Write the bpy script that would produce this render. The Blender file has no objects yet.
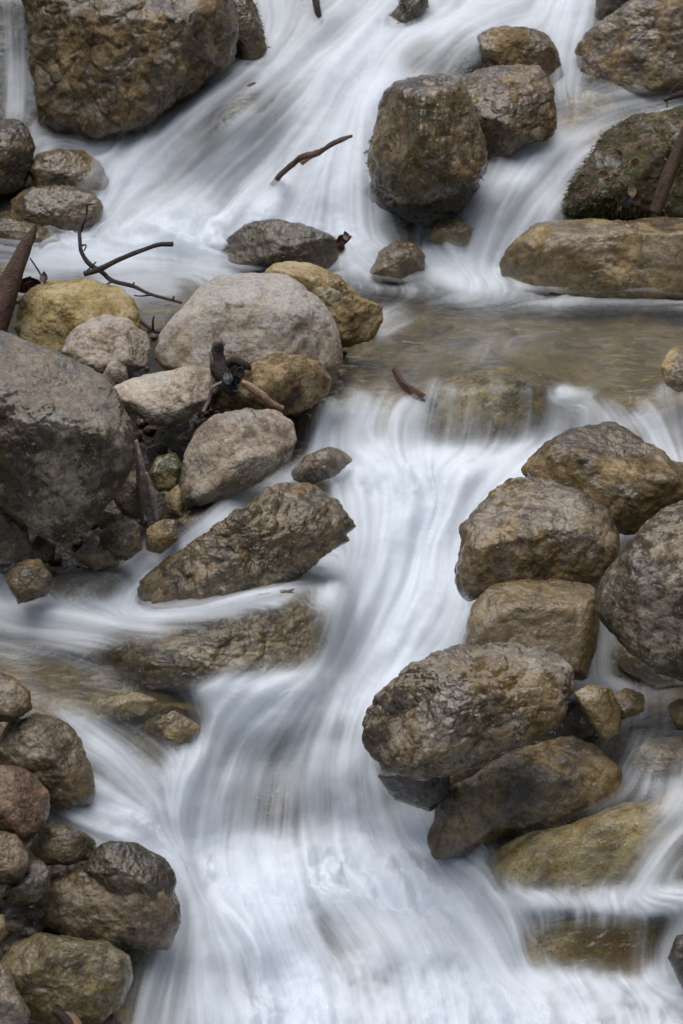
import bpy, bmesh, math, random
import numpy as np
from mathutils import Vector
R = math.radians
sc = bpy.context.scene
col = sc.collection

# ------------------------------------------------------------------ camera
PITCH, LENS = 20.0, 70.0
W_, H_ = 683, 1024
F_ = H_ * LENS / 36.0
cam_d = bpy.data.cameras.new('camera')
cam = bpy.data.objects.new('camera', cam_d); col.objects.link(cam)
cam.location = (0, 0, 0); cam.rotation_euler = (R(90 - PITCH), 0, 0)
cam_d.sensor_fit = 'VERTICAL'; cam_d.sensor_height = 36; cam_d.lens = LENS
cam_d.clip_start = 0.05; cam_d.clip_end = 500
cam_d.dof.use_dof = True; cam_d.dof.focus_distance = 7.2; cam_d.dof.aperture_fstop = 5.6
sc.camera = cam

# ------------------------------------------------------------------ light: an overcast gorge
SUN_EL, SUN_AZ = 76.0, 240.0          # azimuth measured clockwise from +Y
w = bpy.data.worlds.new('World'); sc.world = w; w.use_nodes = True
nt = w.node_tree; bg = nt.nodes['Background']
sky = nt.nodes.new('ShaderNodeTexSky'); sky.sky_type = 'NISHITA'; sky.sun_disc = False
sky.sun_elevation = R(SUN_EL); sky.sun_rotation = R(SUN_AZ); sky.air_density = 1.0; sky.dust_density = 1.5
nt.links.new(sky.outputs[0], bg.inputs[0]); bg.inputs[1].default_value = 0.05
sd = bpy.data.lights.new('sun', 'SUN'); sd.energy = 1.5; sd.angle = R(64); sd.color = (1, .975, .94)
sun = bpy.data.objects.new('sun', sd); col.objects.link(sun)
_d = Vector((math.sin(R(SUN_AZ)) * math.cos(R(SUN_EL)), math.cos(R(SUN_AZ)) * math.cos(R(SUN_EL)), math.sin(R(SUN_EL))))
sun.rotation_euler = _d.to_track_quat('Z', 'Y').to_euler(); sun.location = _d * 20
vs = sc.view_settings; vs.view_transform = 'Standard'; vs.look = 'None'; vs.exposure = 1.46; vs.gamma = 1
sc.render.engine = 'CYCLES'
sc.cycles.use_denoising = True
sc.cycles.max_bounces = 8; sc.cycles.transparent_max_bounces = 16; sc.cycles.caustics_reflective = False

# ------------------------------------------------------------------ maths helpers
ST, CT = math.sin(R(PITCH)), math.cos(R(PITCH))
def rays(u, v):
    x = (np.asarray(u, float) - W_ / 2) / F_; y = -(np.asarray(v, float) - H_ / 2) / F_
    return np.stack([x + 0 * y, CT + y * ST + 0 * x, -ST + y * CT + 0 * x], -1)
def at(u, v, Y):                      # the point of the ray through (u, v) that lies Y metres ahead
    d = rays(u, v); return d * (np.asarray(Y, float) / d[..., 1])[..., None]

_rg = np.random.default_rng(7)
_perm = np.concatenate([_rg.permutation(256)] * 3).astype(np.int32)
_grad = _rg.normal(size=(256, 3)); _grad /= np.linalg.norm(_grad, axis=1)[:, None]
def perlin(P):
    I = np.floor(P).astype(np.int32); f = P - I; I &= 255
    t = f * f * f * (f * (f * 6 - 15) + 10); out = 0
    for i in (0, 1):
        wi = t[:, 0] if i else 1 - t[:, 0]
        for j in (0, 1):
            wj = wi * (t[:, 1] if j else 1 - t[:, 1])
            for k in (0, 1):
                h = _perm[_perm[_perm[I[:, 0] + i] + I[:, 1] + j] + I[:, 2] + k]
                g = _grad[h]
                out = out + wj * (t[:, 2] if k else 1 - t[:, 2]) * (g[:, 0] * (f[:, 0] - i) + g[:, 1] * (f[:, 1] - j) + g[:, 2] * (f[:, 2] - k))
    return out * 1.5
def fbm(P, octv=5, gain=.5, ridged=False):
    s = 0; a = 1.0; Q = P.copy()
    for o in range(octv):
        n = perlin(Q)
        s = s + a * ((1 - 2 * np.abs(n)) - .4 if ridged else n); a *= gain; Q = Q * 2.03 + 17.3
    return s
def worley(P):
    I = np.floor(P).astype(np.int32); best = np.full(len(P), 9.0); sec = best.copy()
    for i in (-1, 0, 1):
        for j in (-1, 0, 1):
            for k in (-1, 0, 1):
                C = I + (i, j, k); Cm = C & 255
                h = _perm[_perm[_perm[Cm[:, 0]] + Cm[:, 1]] + Cm[:, 2]]
                d = np.linalg.norm(C + .5 + _grad[h] * .45 - P, axis=1)
                sec = np.where(d < best, best, np.minimum(sec, d)); best = np.minimum(best, d)
    return best, sec
def blur(A, s):
    n0, n1 = A.shape; p = int(3 * s) + 1
    B = np.pad(A, p, mode='edge')
    k0 = np.fft.fftfreq(B.shape[0])[:, None]; k1 = np.fft.rfftfreq(B.shape[1])[None]
    G = np.exp(-2 * (math.pi * s) ** 2 * (k0 ** 2 + k1 ** 2))
    return np.fft.irfft2(np.fft.rfft2(B) * G, B.shape)[p:p + n0, p:p + n1]
def bilerp(A, r, c):
    r = np.clip(r, 0, A.shape[0] - 1.001); c = np.clip(c, 0, A.shape[1] - 1.001)
    i = r.astype(int); j = c.astype(int); a = r - i; b = c - j
    return (A[i, j] * (1 - a) * (1 - b) + A[i + 1, j] * a * (1 - b) + A[i, j + 1] * (1 - a) * b + A[i + 1, j + 1] * a * b)
def inpoly(u, v, poly):
    c = np.zeros(u.shape, bool); n = len(poly)
    for i in range(n):
        x0, y0 = poly[i]; x1, y1 = poly[(i + 1) % n]
        if y0 == y1: continue
        c ^= ((y0 > v) != (y1 > v)) & (u < (x1 - x0) * (v - y0) / (y1 - y0) + x0)
    return c

# ------------------------------------------------------------------ profile of the stream: how far ahead the surface lies
PC = [(-700, 24), (-400, 18), (-60, 12.2), (0, 11.4), (50, 11.0), (100, 10.6), (150, 10.2), (200, 9.9), (250, 9.65), (285, 9.45), (300, 9.15), (340, 8.45),
      (382, 7.83), (394, 7.75), (420, 7.67), (450, 7.6), (480, 7.36), (520, 7.2), (560, 7.08), (600, 6.90), (640, 6.76), (675, 6.62), (705, 6.32), (730, 6.2), (780, 6.12), (845, 6.06), (870, 5.92), (900, 5.72), (940, 5.58), (980, 5.50),
      (1024, 5.30), (1080, 5.12), (1400, 4.0), (1990, 2.6)]
PL = [(-700, 24), (-400, 18), (-60, 12.2), (0, 11.4), (100, 10.6), (150, 10.3), (200, 10.0), (225, 9.8), (250, 9.62), (285, 9.35), (300, 9.1), (330, 8.55), (360, 8.15),
      (400, 7.8), (480, 7.35), (540, 7.1), (600, 6.75), (650, 6.37), (700, 6.02), (740, 5.93), (800, 5.75), (860, 5.55), (950, 5.3), (1024, 5.1), (1080, 4.95), (1400, 3.9), (1990, 2.6)]
PR = [(-700, 24), (-400, 18), (-60, 12.2), (0, 11.4), (50, 11.0), (100, 10.7), (150, 10.2), (200, 9.9), (250, 9.65), (290, 9.4), (300, 9.2), (340, 8.5),
      (385, 7.85), (396, 7.78), (450, 7.6), (500, 7.3), (550, 7.05), (600, 6.78), (640, 6.6), (680, 6.42), (700, 6.25), (740, 6.18), (790, 6.12), (810, 6.0), (840, 5.93), (893, 5.82), (905, 5.72),
      (975, 5.55), (990, 5.45), (1024, 5.3), (1080, 5.1), (1400, 4.0), (1990, 2.6)]
_vt = np.arange(-700, 1991, 1.0)
def _sm(p):
    y = np.interp(_vt, [a for a, b in p], [b for a, b in p]); k = np.hanning(33); k /= k.sum()
    return np.convolve(np.pad(y, 16, mode='edge'), k, 'valid')
_tc, _tl, _tr = _sm(PC), _sm(PL), _sm(PR)
def Yw(u, v):
    u = np.asarray(u, float); v = np.asarray(v, float)
    v = v + np.sin(np.clip(1 - np.abs(v - 790) / 200, 0, 1) * math.pi / 2) ** 2 * (20 * np.sin(u / 47 + 1.3) + 9 * np.sin(u / 23 + .5)) * np.sin(np.clip(1 - np.abs(u - 290) / 200, 0, 1) * math.pi / 2) ** 2
    c = np.interp(v, _vt, _tc); l = np.interp(v, _vt, _tl); r = np.interp(v, _vt, _tr)
    s = np.clip((300 - u) / 240, 0, 1); s = s * s * (3 - 2 * s)
    q = np.clip((u - 400) / 200, 0, 1); q = q * q * (3 - 2 * q)
    return c + s * (l - c) + q * (r - c)

# ------------------------------------------------------------------ mesh helpers
def mesh_obj(name, V, Fq, mat, parent=None, smooth=True, attrs=None):
    me = bpy.data.meshes.new(name); V = np.ascontiguousarray(V, np.float32); Fq = np.ascontiguousarray(Fq, np.int32); n = Fq.shape[1]
    me.vertices.add(len(V)); me.vertices.foreach_set('co', V.ravel())
    me.loops.add(Fq.size); me.loops.foreach_set('vertex_index', Fq.ravel())
    me.polygons.add(len(Fq)); me.polygons.foreach_set('loop_start', np.arange(0, Fq.size, n, dtype=np.int32))
    me.polygons.foreach_set('loop_total', np.full(len(Fq), n, np.int32))
    me.polygons.foreach_set('use_smooth', np.full(len(Fq), smooth, bool))
    for k, a in (attrs or {}).items():
        at_ = me.attributes.new(k, 'FLOAT', 'POINT'); at_.data.foreach_set('value', np.ascontiguousarray(a, np.float32).ravel())
    me.update(calc_edges=True); me.validate()
    me.materials.append(mat)
    o = bpy.data.objects.new(name, me); col.objects.link(o)
    if parent is not None: o.parent = parent
    return o
def tag(o, label=None, cat=None, group=None, kind=None):
    for k, x in (('label', label), ('category', cat), ('group', group), ('kind', kind)):
        if x: o[k] = x
    return o

# ------------------------------------------------------------------ materials
class NT:
    def __init__(s, name):
        s.m = bpy.data.materials.new(name); s.m.use_nodes = True; s.t = s.m.node_tree; s.t.nodes.clear()
        s.out = s.n('ShaderNodeOutputMaterial')
    def n(s, t, ins=None, **kw):
        nd = s.t.nodes.new(t)
        for k, x in kw.items(): setattr(nd, k, x)
        for k, x in (ins or {}).items():
            if isinstance(x, bpy.types.NodeSocket): s.t.links.new(x, nd.inputs[k])
            else: nd.inputs[k].default_value = x
        return nd
    def math(s, op, a, b=0.0, c=0.0, clamp=False):
        nd = s.n('ShaderNodeMath', {0: a, 1: b, 2: c}, operation=op); nd.use_clamp = clamp; return nd.outputs[0]
    def mix(s, f, a, b):
        nd = s.n('ShaderNodeMix', data_type='RGBA')
        for k, x in ((0, f), (6, a), (7, b)):
            if isinstance(x, bpy.types.NodeSocket): s.t.links.new(x, nd.inputs[k])
            elif k: nd.inputs[k].default_value = (*x, 1)
            else: nd.inputs[k].default_value = x
        return nd.outputs[2]
    def ramp(s, f, stops, interp='LINEAR'):
        nd = s.n('ShaderNodeValToRGB', {0: f}); cr = nd.color_ramp; cr.interpolation = interp
        while len(cr.elements) < len(stops): cr.elements.new(.5)
        for e, (p, c) in zip(cr.elements, stops):
            e.position = p; e.color = (*c, 1) if isinstance(c, tuple) else (c, c, c, 1)
        return nd.outputs[0]
    def sstep(s, x, a, b):
        nd = s.n('ShaderNodeMapRange', {0: x, 1: a, 2: b, 3: 0.0, 4: 1.0}); nd.interpolation_type = 'SMOOTHSTEP'; return nd.outputs[0]
    def noise(s, co, scale, det=6.0, rough=.55, dist=0.0):
        return s.n('ShaderNodeTexNoise', {'Vector': co, 'Scale': scale, 'Detail': det, 'Roughness': rough, 'Distortion': dist}).outputs[0]
    def out_(s, sh): s.t.links.new(sh, s.out.inputs[0]); return s.m

PAL = {  # dark, middle, light
    'brown': ((.026, .017, .008), (.120, .083, .042), (.310, .240, .155)),
    'deep':  ((.016, .011, .006), (.060, .042, .022), (.170, .130, .084)),
    'tan':   ((.085, .060, .030), (.225, .166, .092), (.390, .315, .205)),
    'grey':  ((.075, .058, .042), (.215, .175, .135), (.400, .350, .290)),
    'pale':  ((.165, .130, .098), (.370, .310, .248), (.530, .475, .405)),
    'yellow':((.110, .080, .034), (.290, .225, .115), (.430, .360, .230)),
    'ochre': ((.050, .038, .016), (.155, .118, .058), (.310, .250, .140)),
    'speck': ((.016, .011, .007), (.062, .045, .028), (.270, .235, .190)),
    'rust':  ((.040, .018, .009), (.150, .078, .042), (.320, .215, .145)),
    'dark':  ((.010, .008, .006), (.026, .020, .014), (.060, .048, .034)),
}
def rock_mat(name, pal, wet=.7, pale=.3, ochre=.3, moss=0.0, spots=.3, scale=1.0, seed=0, bump=1.0, top=.2):
    s = NT(name); d, m, l = PAL[pal]
    co = s.n('ShaderNodeTexCoord').outputs['Object']
    co = s.n('ShaderNodeVectorMath', {0: co, 1: (seed * 3.17, seed * 1.93, seed * 2.71)}, operation='ADD').outputs[0]
    n1 = s.noise(co, 5.5 * scale, 9, .66, .5); n2 = s.noise(co, 26 * scale, 8, .72); n3 = s.noise(co, 120 * scale, 5, .75)
    n4 = s.noise(co, 9 * scale, 11, .74, .5); n5 = s.noise(co, 3.4 * scale, 9, .68, .9); n7 = s.noise(co, 58 * scale, 6, .7)
    mu = lambda a, b: s.math('MULTIPLY', a, b)
    ce = lambda a: s.math('SUBTRACT', a, .5)
    f = s.math('ADD', s.math('ADD', mu(ce(n1), 2.5), mu(ce(n2), 1.9)), s.math('ADD', mu(ce(n3), 1.0), .5))
    c = s.ramp(f, [(.12, d), (.48, m), (.86, l)])
    # rusty and ochre films with ragged edges
    fo = s.math('ADD', n5, mu(ce(n2), .5))
    c = s.mix(mu(s.sstep(fo, .66 - .30 * ochre, .78 - .24 * ochre), min(.8, .3 + ochre * .6)), c, s.mix(n7, (.050, .030, .008), (.190, .120, .036)))
    # dry pale stone and lichen, mostly where it lies open to the sky
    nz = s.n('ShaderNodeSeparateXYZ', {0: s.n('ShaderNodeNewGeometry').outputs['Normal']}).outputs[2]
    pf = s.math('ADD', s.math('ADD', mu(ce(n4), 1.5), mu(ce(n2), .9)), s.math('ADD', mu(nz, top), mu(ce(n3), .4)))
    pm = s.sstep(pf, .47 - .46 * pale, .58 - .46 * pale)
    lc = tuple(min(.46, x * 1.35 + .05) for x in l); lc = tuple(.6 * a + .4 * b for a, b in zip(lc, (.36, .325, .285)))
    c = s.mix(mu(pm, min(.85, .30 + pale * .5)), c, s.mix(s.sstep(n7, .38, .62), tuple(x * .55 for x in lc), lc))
    # small mineral spots and dark pits
    vor = s.n('ShaderNodeTexVoronoi', {'Vector': co, 'Scale': 62 * scale, 'Randomness': 1.0}).outputs['Distance']
    c = s.mix(mu(mu(s.sstep(vor, .34, .14), s.sstep(n4, .50, .60)), spots), c, lc)
    pit = mu(s.sstep(n7, .56, .68), s.sstep(n1, .42, .56)); c = s.mix(mu(pit, .8), c, tuple(x * .6 for x in d))
    # wet patches: soaked stone is darker and shines
    nw = s.math('ADD', mu(ce(s.noise(co, 4.2 * scale, 7, .6, .6)), 2.0), mu(ce(n2), .6))
    wm = s.sstep(nw, .35 - .75 * wet, .50 - .70 * wet)
    wm = s.math('MAXIMUM', wm, s.n('ShaderNodeAttribute', attribute_name='soak').outputs['Fac'])
    c = s.mix(mu(wm, .8), c, s.mix(.5, d, (.03, .02, .012)) if False else s.mix(.52, c, (.014, .009, .004)))
    if moss:
        n6 = s.noise(co, 6 * scale, 8, .72, .5)
        mm = s.sstep(s.math('ADD', n6, mu(ce(n2), .5)), .72 - .45 * moss, .80 - .45 * moss)
        mc = s.ramp(n3, [(.32, (.010, .012, .004)), (.52, (.050, .054, .012)), (.70, (.130, .122, .030))])
        c = s.mix(mm, c, mc)
    rg = s.math('ADD', .70, mu(wm, -.42)); rg = s.math('ADD', rg, mu(ce(n2), .5), clamp=True)
    h = s.math('ADD', s.math('ADD', mu(n2, 1.1), mu(n3, .50)), s.math('ADD', mu(n4, .55), mu(n7, .6)))
    h = s.math('SUBTRACT', h, mu(pit, .18))
    if moss: h = s.math('ADD', h, mu(mm, mu(n3, 1.6)))
    c = s.n('ShaderNodeHueSaturation', {'Color': c, 'Saturation': 1.22, 'Value': 1.0}).outputs[0]
    bp = s.n('ShaderNodeBump', {'Height': h, 'Strength': .9 * bump, 'Distance': .007}).outputs[0]
    bc = s.n('ShaderNodeBump', {'Height': s.math('ADD', mu(n7, .45), mu(s.noise(co, 30 * scale, 2, .5), 1.0)), 'Strength': .9, 'Distance': .008}).outputs[0]
    p = s.n('ShaderNodeBsdfPrincipled', {'Base Color': c, 'Roughness': rg, 'Normal': bp, 'Specular IOR Level': .5,
                                         'Coat Weight': mu(wm, .9), 'Coat Roughness': .075, 'Coat IOR': 1.45, 'Coat Normal': bc})
    return s.out_(p.outputs[0])

def wood_mat(name, d, l, wet=.3, sc_=(1, 1, 1)):
    s = NT(name); co = s.n('ShaderNodeTexCoord').outputs['UV'] if False else s.n('ShaderNodeTexCoord').outputs['Object']
    n = s.noise(s.n('ShaderNodeMapping', {0: co, 3: sc_}).outputs[0], 40, 8, .7); n2 = s.noise(co, 14, 5, .6)
    c = s.ramp(s.math('ADD', s.math('MULTIPLY', n, .6), s.math('MULTIPLY', n2, .4)), [(.34, d), (.66, l)])
    bp = s.n('ShaderNodeBump', {'Height': n, 'Strength': 1.0, 'Distance': .016})
    return s.out_(s.n('ShaderNodeBsdfPrincipled', {'Base Color': c, 'Roughness': .8 - .4 * wet, 'Normal': bp.outputs[0]}).outputs[0])

# ------------------------------------------------------------------ the flow of the water: lines it follows, their width and how white they are
FLOW = [  # (half width, whiteness, points)
 # top left curtain and side fall
 (3, .8, [(4, -20), (10, 60), (12, 118)]), (3, .8, [(19, -20), (22, 50), (22, 118)]), (2.5, .7, [(33, -20), (36, 60), (38, 128)]),
 (9, .72, [(118, 166), (84, 148), (60, 141), (40, 142)]), (5, .62, [(47, 156), (45, 190), (43, 224)]), (22, .82, [(120, 165), (118, 195), (104, 228)]),
 (9, .86, [(110, 236), (70, 232), (45, 226)]), (9, .80, [(40, 250), (15, 246), (-40, 240)]),
 # upper cascade
 (14, .62, [(268, -20), (284, 25), (270, 62)]), (14, .50, [(300, 8), (285, 45), (262, 75)]),
 (26, .86, [(345, 30), (295, 72), (235, 128), (175, 180), (118, 214)]), (18, .74, [(296, 52), (240, 98), (190, 125), (140, 158)]),
 (12, .06, [(268, 90), (240, 112), (212, 140)]), (13, .66, [(205, 118), (180, 150), (160, 180)]),
 (30, .94, [(362, 55), (322, 112), (270, 172), (215, 226)]), (22, .88, [(380, 45), (358, 110), (350, 180), (348, 240)]),
 (20, .92, [(330, 120), (300, 180), (280, 225)]),
 (18, .78, [(440, -30), (395, 20), (350, 55)]), (18, .90, [(480, -30), (455, 12), (400, 42), (372, 66)]),
 (20, .86, [(545, -30), (530, 8), (480, 22)]), (13, .84, [(588, -30), (572, 20), (560, 58)]), (9, .66, [(520, -10), (480, 30), (432, 62), (416, 76)]),
 (8, .35, [(460, 40), (452, 60), (448, 72)]),
 (14, .95, [(50, 256), (140, 246), (235, 254)]), (6, .55, [(100, 274), (170, 272), (262, 264)]), (6, .55, [(20, 284), (80, 296), (170, 290)]),
 # right channel
 (12, .50, [(562, 55), (560, 90), (575, 118)]), (9, .45, [(700, 92), (640, 98), (590, 104)]), (14, .20, [(690, 105), (630, 118), (580, 135)]),
 (14, .85, [(600, 118), (565, 136), (535, 160), (508, 196), (490, 240)]), (10, .55, [(580, 145), (552, 178), (520, 205), (505, 235)]),
 (22, .86, [(520, 190), (495, 235), (478, 272)]), (14, .62, [(545, 222), (530, 250), (512, 276)]),
 (9, .88, [(430, 262), (470, 276), (540, 284)]), (6, .66, [(356, 268), (420, 285), (490, 288), (570, 292), (700, 299)]),
 (12, .90, [(344, 222), (354, 248), (378, 264)]), (7, .35, [(378, 192), (385, 225), (395, 240)]), (6, .30, [(440, 200), (432, 222), (425, 236)]),
 # pool
 (26, .05, [(690, 316), (560, 318), (430, 318), (395, 340)]), (10, .20, [(480, 352), (520, 342), (600, 336)]), (18, .04, [(600, 330), (520, 350), (470, 372)]),
 (8, .30, [(400, 318), (386, 322), (378, 330)]), (14, .05, [(690, 340), (640, 356), (600, 374)]), (22, .04, [(440, 330), (410, 352), (390, 376)]),
 # the ledge
 (5, .66, [(332, 410), (326, 420), (318, 452)]), (11, .70, [(364, 408), (358, 415), (352, 455)]), (5, .16, [(384, 384), (382, 415), (380, 440)]), (9, .74, [(412, 412), (406, 418), (396, 458)]),
 (6, .30, [(434, 388), (432, 415), (428, 450)]), (5, .85, [(452, 392), (450, 420), (446, 448)]), (5, .7, [(474, 396), (474, 420), (470, 446)]), (5, .85, [(500, 390), (502, 420), (500, 446)]), (5, .75, [(526, 394), (530, 420), (526, 440)]), (28, .05, [(490, 362), (484, 405), (480, 440)]), (16, .03, [(525, 365), (530, 405), (520, 440)]),
 (10, .66, [(556, 410), (558, 405), (550, 436)]), (10, .72, [(582, 412), (584, 410), (586, 446)]), (8, .66, [(606, 416), (612, 420), (622, 450)]), (9, .70, [(640, 418), (650, 425), (664, 460)]),
 (6, .30, [(664, 396), (672, 420), (680, 450)]), (8, .60, [(684, 412), (690, 440), (694, 470)]),
 # main chute
 (9, .93, [(540, 452), (490, 462), (440, 474)]), (16, .88, [(340, 455), (390, 462), (430, 490)]),
 (30, .95, [(500, 458), (460, 495), (432, 545), (420, 600), (395, 650), (360, 700)]), (30, .96, [(395, 470), (400, 520), (385, 580), (360, 640), (330, 690)]),
 (16, .80, [(352, 500), (362, 550), (345, 595), (335, 650)]), (16, .90, [(450, 560), (458, 600), (440, 640), (400, 680), (370, 712)]),
 # thin fast run over the left rocks and the sheet on the left
 (7, .66, [(350, 440), (315, 462), (272, 492), (236, 520)]), (9, .88, [(245, 508), (205, 535), (165, 568), (135, 600), (112, 624)]), (9, .35, [(170, 540), (120, 566), (60, 592)]),
 (12, .86, [(-30, 594), (40, 604), (100, 618), (150, 622)]), (7, .74, [(120, 622), (200, 612), (270, 592), (345, 556)]), (10, .64, [(-30, 618), (40, 632), (95, 636)]),
 (9, .24, [(-30, 640), (60, 655), (120, 690), (170, 735)]), (9, .16, [(30, 650), (110, 672), (170, 684), (205, 720)]), (20, .15, [(-30, 665), (40, 680), (90, 700), (150, 735)]),
 (16, .10, [(120, 690), (165, 700), (190, 735)]), (10, .45, [(310, 680), (250, 686), (205, 694)]),
 # lower fan
 (16, .66, [(80, 722), (118, 750), (150, 790), (176, 830)]), (18, .88, [(240, 690), (212, 730), (190, 780), (172, 820)]), (20, .93, [(280, 690), (235, 735), (205, 800), (195, 860)]),
 (16, .74, [(300, 700), (262, 755), (248, 820), (240, 860)]), (14, .66, [(315, 710), (288, 775), (282, 840)]), (24, .88, [(345, 700), (330, 770), (335, 850)]), (20, .84, [(375, 700), (378, 780), (392, 850)]),
 (10, .80, [(396, 770), (412, 810), (428, 850)]), (12, .72, [(50, 790), (95, 806), (140, 826)]), (16, .92, [(90, 812), (150, 838), (205, 880), (245, 925)]),
 (20, .84, [(180, 850), (200, 910), (215, 960), (225, 1060)]), (16, .62, [(182, 940), (168, 985), (150, 1060)]), (26, .94, [(260, 870), (275, 930), (300, 990), (310, 1080)]),
 (26, .97, [(345, 860), (390, 910), (420, 970), (440, 1080)]), (24, .94, [(410, 850), (460, 900), (500, 960), (530, 1020), (545, 1080)]), (14, .75, [(440, 850), (480, 868), (505, 890)]),
 (12, .55, [(345, 930), (372, 965), (380, 1010)]),
 # right side
 (5, .60, [(603, 596), (606, 640), (602, 686)]), (4, .52, [(590, 650), (591, 670), (590, 688)]), (8, .72, [(638, 522), (622, 545), (612, 575)]), (6, .86, [(577, 688), (600, 690), (625, 692)]),
 (10, .62, [(648, 704), (640, 740), (630, 768)]), (9, .45, [(668, 712), (672, 745), (676, 775)]), (8, .30, [(625, 710), (618, 740), (606, 760)]), (12, .34, [(700, 740), (660, 745), (640, 760)]),
 (9, .62, [(650, 775), (650, 795), (648, 815)]), (9, .62, [(680, 775), (680, 795), (676, 812)]), (6, .50, [(630, 790), (618, 806), (596, 818)]),
 (18, .74, [(700, 808), (665, 835), (640, 870), (622, 895)]), (20, .08, [(640, 812), (590, 835), (560, 870)]), (18, .03, [(560, 830), (520, 850), (505, 880)]),
 (8, .90, [(500, 898), (540, 896), (600, 906), (700, 898)]), (7, .62, [(690, 915), (672, 945), (664, 985)]), (7, .66, [(505, 900), (516, 940), (520, 980)]),
 (28, .03, [(590, 922), (585, 945), (580, 975)]), (5, .45, [(640, 940), (636, 970), (628, 990)]), (12, .84, [(510, 985), (570, 982), (630, 994), (700, 990)]), (18, .62, [(560, 990), (580, 1030), (590, 1080)]), (18, .70, [(640, 995), (650, 1040), (660, 1080)]),
]
DRY_AND_GAPS = [  # stones piled clear of the water; last row, gap shade painted on the bed
 [(-300, 300), (10, 296), (60, 285), (130, 300), (150, 330), (195, 300), (330, 300), (352, 348), (326, 392), (304, 412), (300, 442), (270, 478), (178, 505), (138, 545), (110, 570), (40, 578), (-300, 570)],
 [(-300, 742), (0, 742), (34, 790), (40, 830), (95, 868), (110, 900), (100, 950), (118, 1010), (96, 1090), (-300, 1090)],
 [(560, 708), (590, 700), (604, 740), (560, 745)], [(372, 762), (436, 776), (432, 800), (392, 792)], [(30, 100), (150, 118), (130, 140), (50, 140), (36, 128)], [(606, 648), (700, 668), (700, 690), (625, 684)],
]
BARE = [
 (.24, [(200, 742), (300, 722), (405, 716), (420, 830), (300, 838), (190, 840)]), (.16, [(180, 120), (300, 70), (345, 80), (330, 200), (230, 205), (150, 205)]),
 (.30, [(-60, -60), (42, -60), (46, 60), (46, 116), (-60, 116)]),  # stones the water runs over only as a thin clear film
 (.96, [(198, 148), (214, 116), (235, 95), (254, 82), (270, 90), (264, 106), (242, 114), (222, 128)]), (.35, [(290, 178), (300, 150), (322, 132), (324, 150), (306, 176)]),
 (.65, [(395, 80), (402, 54), (416, 42), (444, 38), (432, 58), (416, 74)]), (.60, [(474, 222), (482, 200), (502, 188), (522, 184), (520, 202), (490, 226)]), (.60, [(556, 122), (565, 97), (600, 92), (616, 104), (600, 124), (570, 134)]),
 (.50, [(428, 440), (440, 404), (448, 368), (500, 350), (545, 360), (556, 396), (540, 412), (546, 430), (522, 428), (508, 452), (478, 440), (462, 454)]), (.36, [(250, 850), (258, 800), (280, 782), (298, 795), (296, 825), (275, 845)]), (.10, [(236, 860), (240, 780), (270, 730), (300, 735), (296, 850)]),
 (.35, [(348, 1010), (346, 960), (366, 936), (388, 960), (388, 1004)]), (.92, [(484, 872), (500, 842), (566, 820), (621, 800), (668, 794), (646, 850), (630, 893), (541, 897), (505, 890)]),
 (.84, [(520, 946), (536, 930), (570, 922), (640, 926), (650, 940), (632, 958), (640, 984), (612, 978), (600, 966), (566, 974), (548, 962), (530, 964)]), (.82, [(20, 652), (110, 668), (180, 684), (210, 722), (170, 752), (110, 722), (40, 692)]),
 (.72, [(612, 700), (690, 700), (690, 778), (640, 780), (606, 745)]), (.70, [(30, 596), (58, 570), (110, 564), (126, 582), (102, 604)]), (.65, [(500, 262), (520, 236), (550, 218), (620, 214), (620, 290), (530, 284)]),
 (.92, [(60, 652), (100, 640), (160, 634), (240, 622), (300, 604), (326, 602), (330, 650), (300, 674), (235, 682), (150, 682)]),
]
FROTH = [  # where falling water lands and boils
 [(186, 850), (240, 838), (300, 846), (360, 838), (432, 852), (490, 890), (470, 925), (380, 905), (300, 915), (215, 900)], [(50, 238), (140, 222), (240, 212), (352, 232), (380, 264), (250, 262), (60, 262)],
 [(335, 458), (440, 456), (545, 446), (480, 492), (420, 510), (350, 496)], [(205, 696), (250, 680), (335, 672), (405, 684), (350, 712), (230, 722)], [(430, 258), (500, 262), (560, 280), (610, 294), (440, 290)],
 [(250, 965), (380, 950), (560, 975), (690, 985), (700, 1080), (230, 1080)], [(500, 892), (560, 893), (690, 894), (690, 910), (520, 912)], [(70, 798), (150, 815), (180, 850), (120, 838)], [(-20, 592), (60, 600), (110, 618), (-20, 616)],
]
U0, V0, U1, V1 = -90, -70, 773, 1094
GW, GH = U1 - U0, V1 - V0
gu, gv = np.meshgrid(np.arange(U0, U1, 4.0), np.arange(V0, V1, 4.0))
sw = np.zeros(gu.shape); sf = sw.copy(); dx = sw.copy(); dy = sw.copy(); ds = sw.copy()
for hw, fo, pts in FLOW:
    bd = np.full(gu.shape, 1e9); bx = sw * 0; by = sw * 0
    for (x0, y0), (x1, y1) in zip(pts[:-1], pts[1:]):
        ex, ey = x1 - x0, y1 - y0; L = math.hypot(ex, ey)
        t = np.clip(((gu - x0) * ex + (gv - y0) * ey) / L ** 2, 0, 1)
        d2 = (gu - x0 - t * ex) ** 2 + (gv - y0 - t * ey) ** 2
        m = d2 < bd; bd = np.where(m, d2, bd); bx = np.where(m, ex / L, bx); by = np.where(m, ey / L, by)
    wk = np.exp(-bd / (hw * 1.05) ** 2); sw += wk; sf += wk * fo
    wd = 1 / (bd / hw ** 2 + .6) ** 2; dx += wd * bx; dy += wd * by; ds += wd
foam = blur(sf / (sw + .10), .8)
for am, p in BARE: foam = foam * (1 - am * blur(inpoly(gu, gv, p) * 1.0, 1.9))
fr = np.zeros(gu.shape)
for p in FROTH: fr = np.maximum(fr, blur(inpoly(gu, gv, p) * 1.0, 2.6))
foam = foam + (1 - foam) * .62 * fr
dm = np.zeros(gu.shape)
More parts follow.
